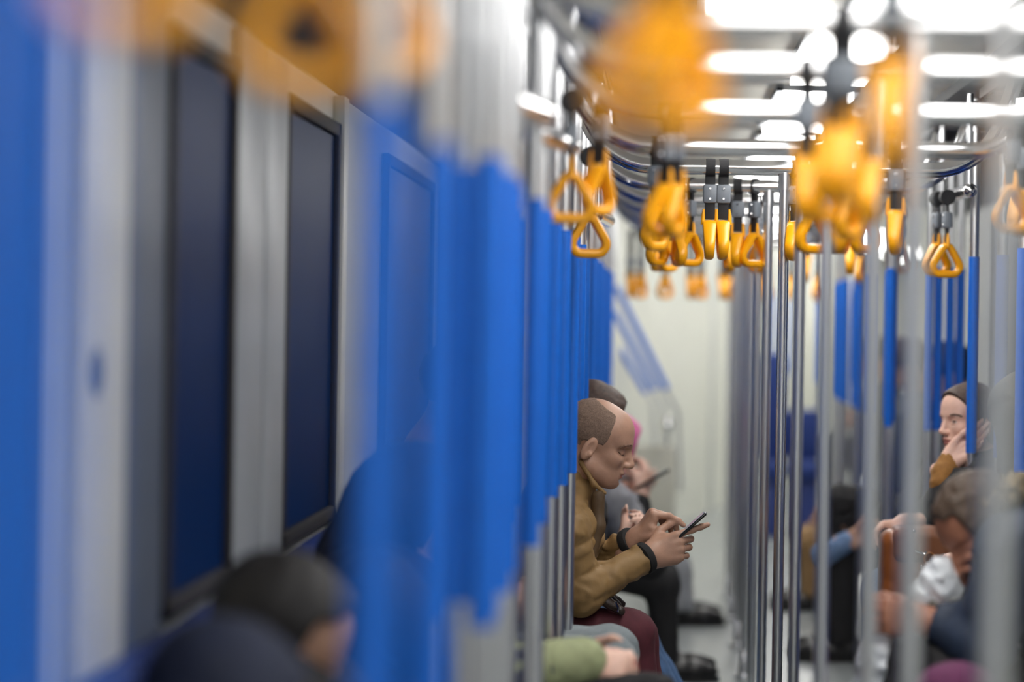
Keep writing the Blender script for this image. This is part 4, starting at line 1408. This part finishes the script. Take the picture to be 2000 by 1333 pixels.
# ---- beyond the bend: sloping blue rails, seat end panel, navy seats
Yq = 13.2
for i, (x0, y0, x1, y1, dy) in enumerate(((1203, 560, 1302, 762, .5), (1200, 610, 1280, 762, .9), (1198, 660, 1262, 768, 1.3))):
    a, b = W(x0, y0, Yq + dy), W(x1, y1, Yq + dy)
    e = b + (b - a) * .22
    t = a + V3(-.02, 0, .35)
    o = MB().tube([t, a, b, e, e + V3(0.02, 0, -.45)], .015, 14).build('sloping_door_rail', M_STEEL, origin=e)
    MB().tube([a, b], .019, 14).build('grip', M_BLUE, o)
    MB().tube([t, (t[0], t[1], t[2] + 1.0 if t[2] + 1.0 < ZC else ZC)], .015, 12).build('upright', M_STEEL, o)
    tag(o, 'sloping handrail with a blue grip by the far white wall, %s of three' % ['highest', 'middle', 'lowest'][i], 'handrail', 'sloping handrails')
a, b = W(1238, 868, 13.0), W(1318, 1040, 13.0)
ep = MB().box((a[0], 12.95, 0.05), (b[0], 13.0, a[2]), .02).build('seat_end_panel', M_CREAM, origin=((a[0] + b[0]) / 2, 13, 0))
kb = W(1303, 830, 12.9)
MB().tube([(kb[0], 12.97, a[2] - .01), (kb[0], 12.97, kb[2])], .012, 12).tube([kb + V3(0, 0, -.03), kb, kb + V3(0, 0, .03)], [.02, .036, .02], 16, round_end=True).build('knob', M_CHROME, ep)
tag(ep, 'pale seat end panel below the sloping blue rails', 'panel')


def far_seat(x0, x1, y0, y1, Y, label):
    a, b = W(x0, y0, Y), W(x1, y1, Y)
    zb = max(b[2], .02)
    o = MB().box((a[0], Y, zb + .35), (b[0], Y + .10, a[2]), .04).build('far_seat', M_SEAT, origin=((a[0] + b[0]) / 2, Y, 0))
    MB().box((a[0] + .01, Y - .35, zb + .25), (b[0] - .01, Y + .02, zb + .36), .04).build('seat_cushion', M_SEAT, o)
    MB().box((a[0] + .03, Y - .28, 0.0), (b[0] - .03, Y + .05, zb + .26), .01).build('plinth', mat('seat_plinth', srgb(44, 62, 130), .6), o)
    tag(o, label, 'seat', 'navy seats beyond the bend')


for i, (px, y) in enumerate(((1424, 15.0), (1392, 17.0), (1332, 18.2))):
    x = W(px, 700, y)[0]
    o = MB().tube([(x, y, 0.0), (x, y, ZC)], .016, 16).build('aisle_pole', M_STEEL, origin=(x, y, 0))
    MB().tube([(x, y, 0.0), (x, y, .012)], .04, 16).build('floor_flange', M_STEEL, o)
    tag(o, 'blurred steel pole in front of the far white wall, %s from the right' % ['first', 'second', 'third'][i], 'pole', 'poles by the far white wall')
far_seat(1488, 1532, 690, 1008, 15.6, 'tall navy seat beyond the bend, left of the wide one')
far_seat(1534, 1604, 800, 1008, 15.6, 'wide low navy seat beyond the bend')
for i, (px, s) in enumerate(((1512, 262), (1545, 262), (1600, 300), (1655, 300))):
    row_pole(W(px, 700, FPX / s)[0], FPX / s, 'blurred blue gripped pole beyond the bend, %s from the left' % ['first', 'second', 'third', 'fourth'][i], 'blue gripped poles beyond the bend')
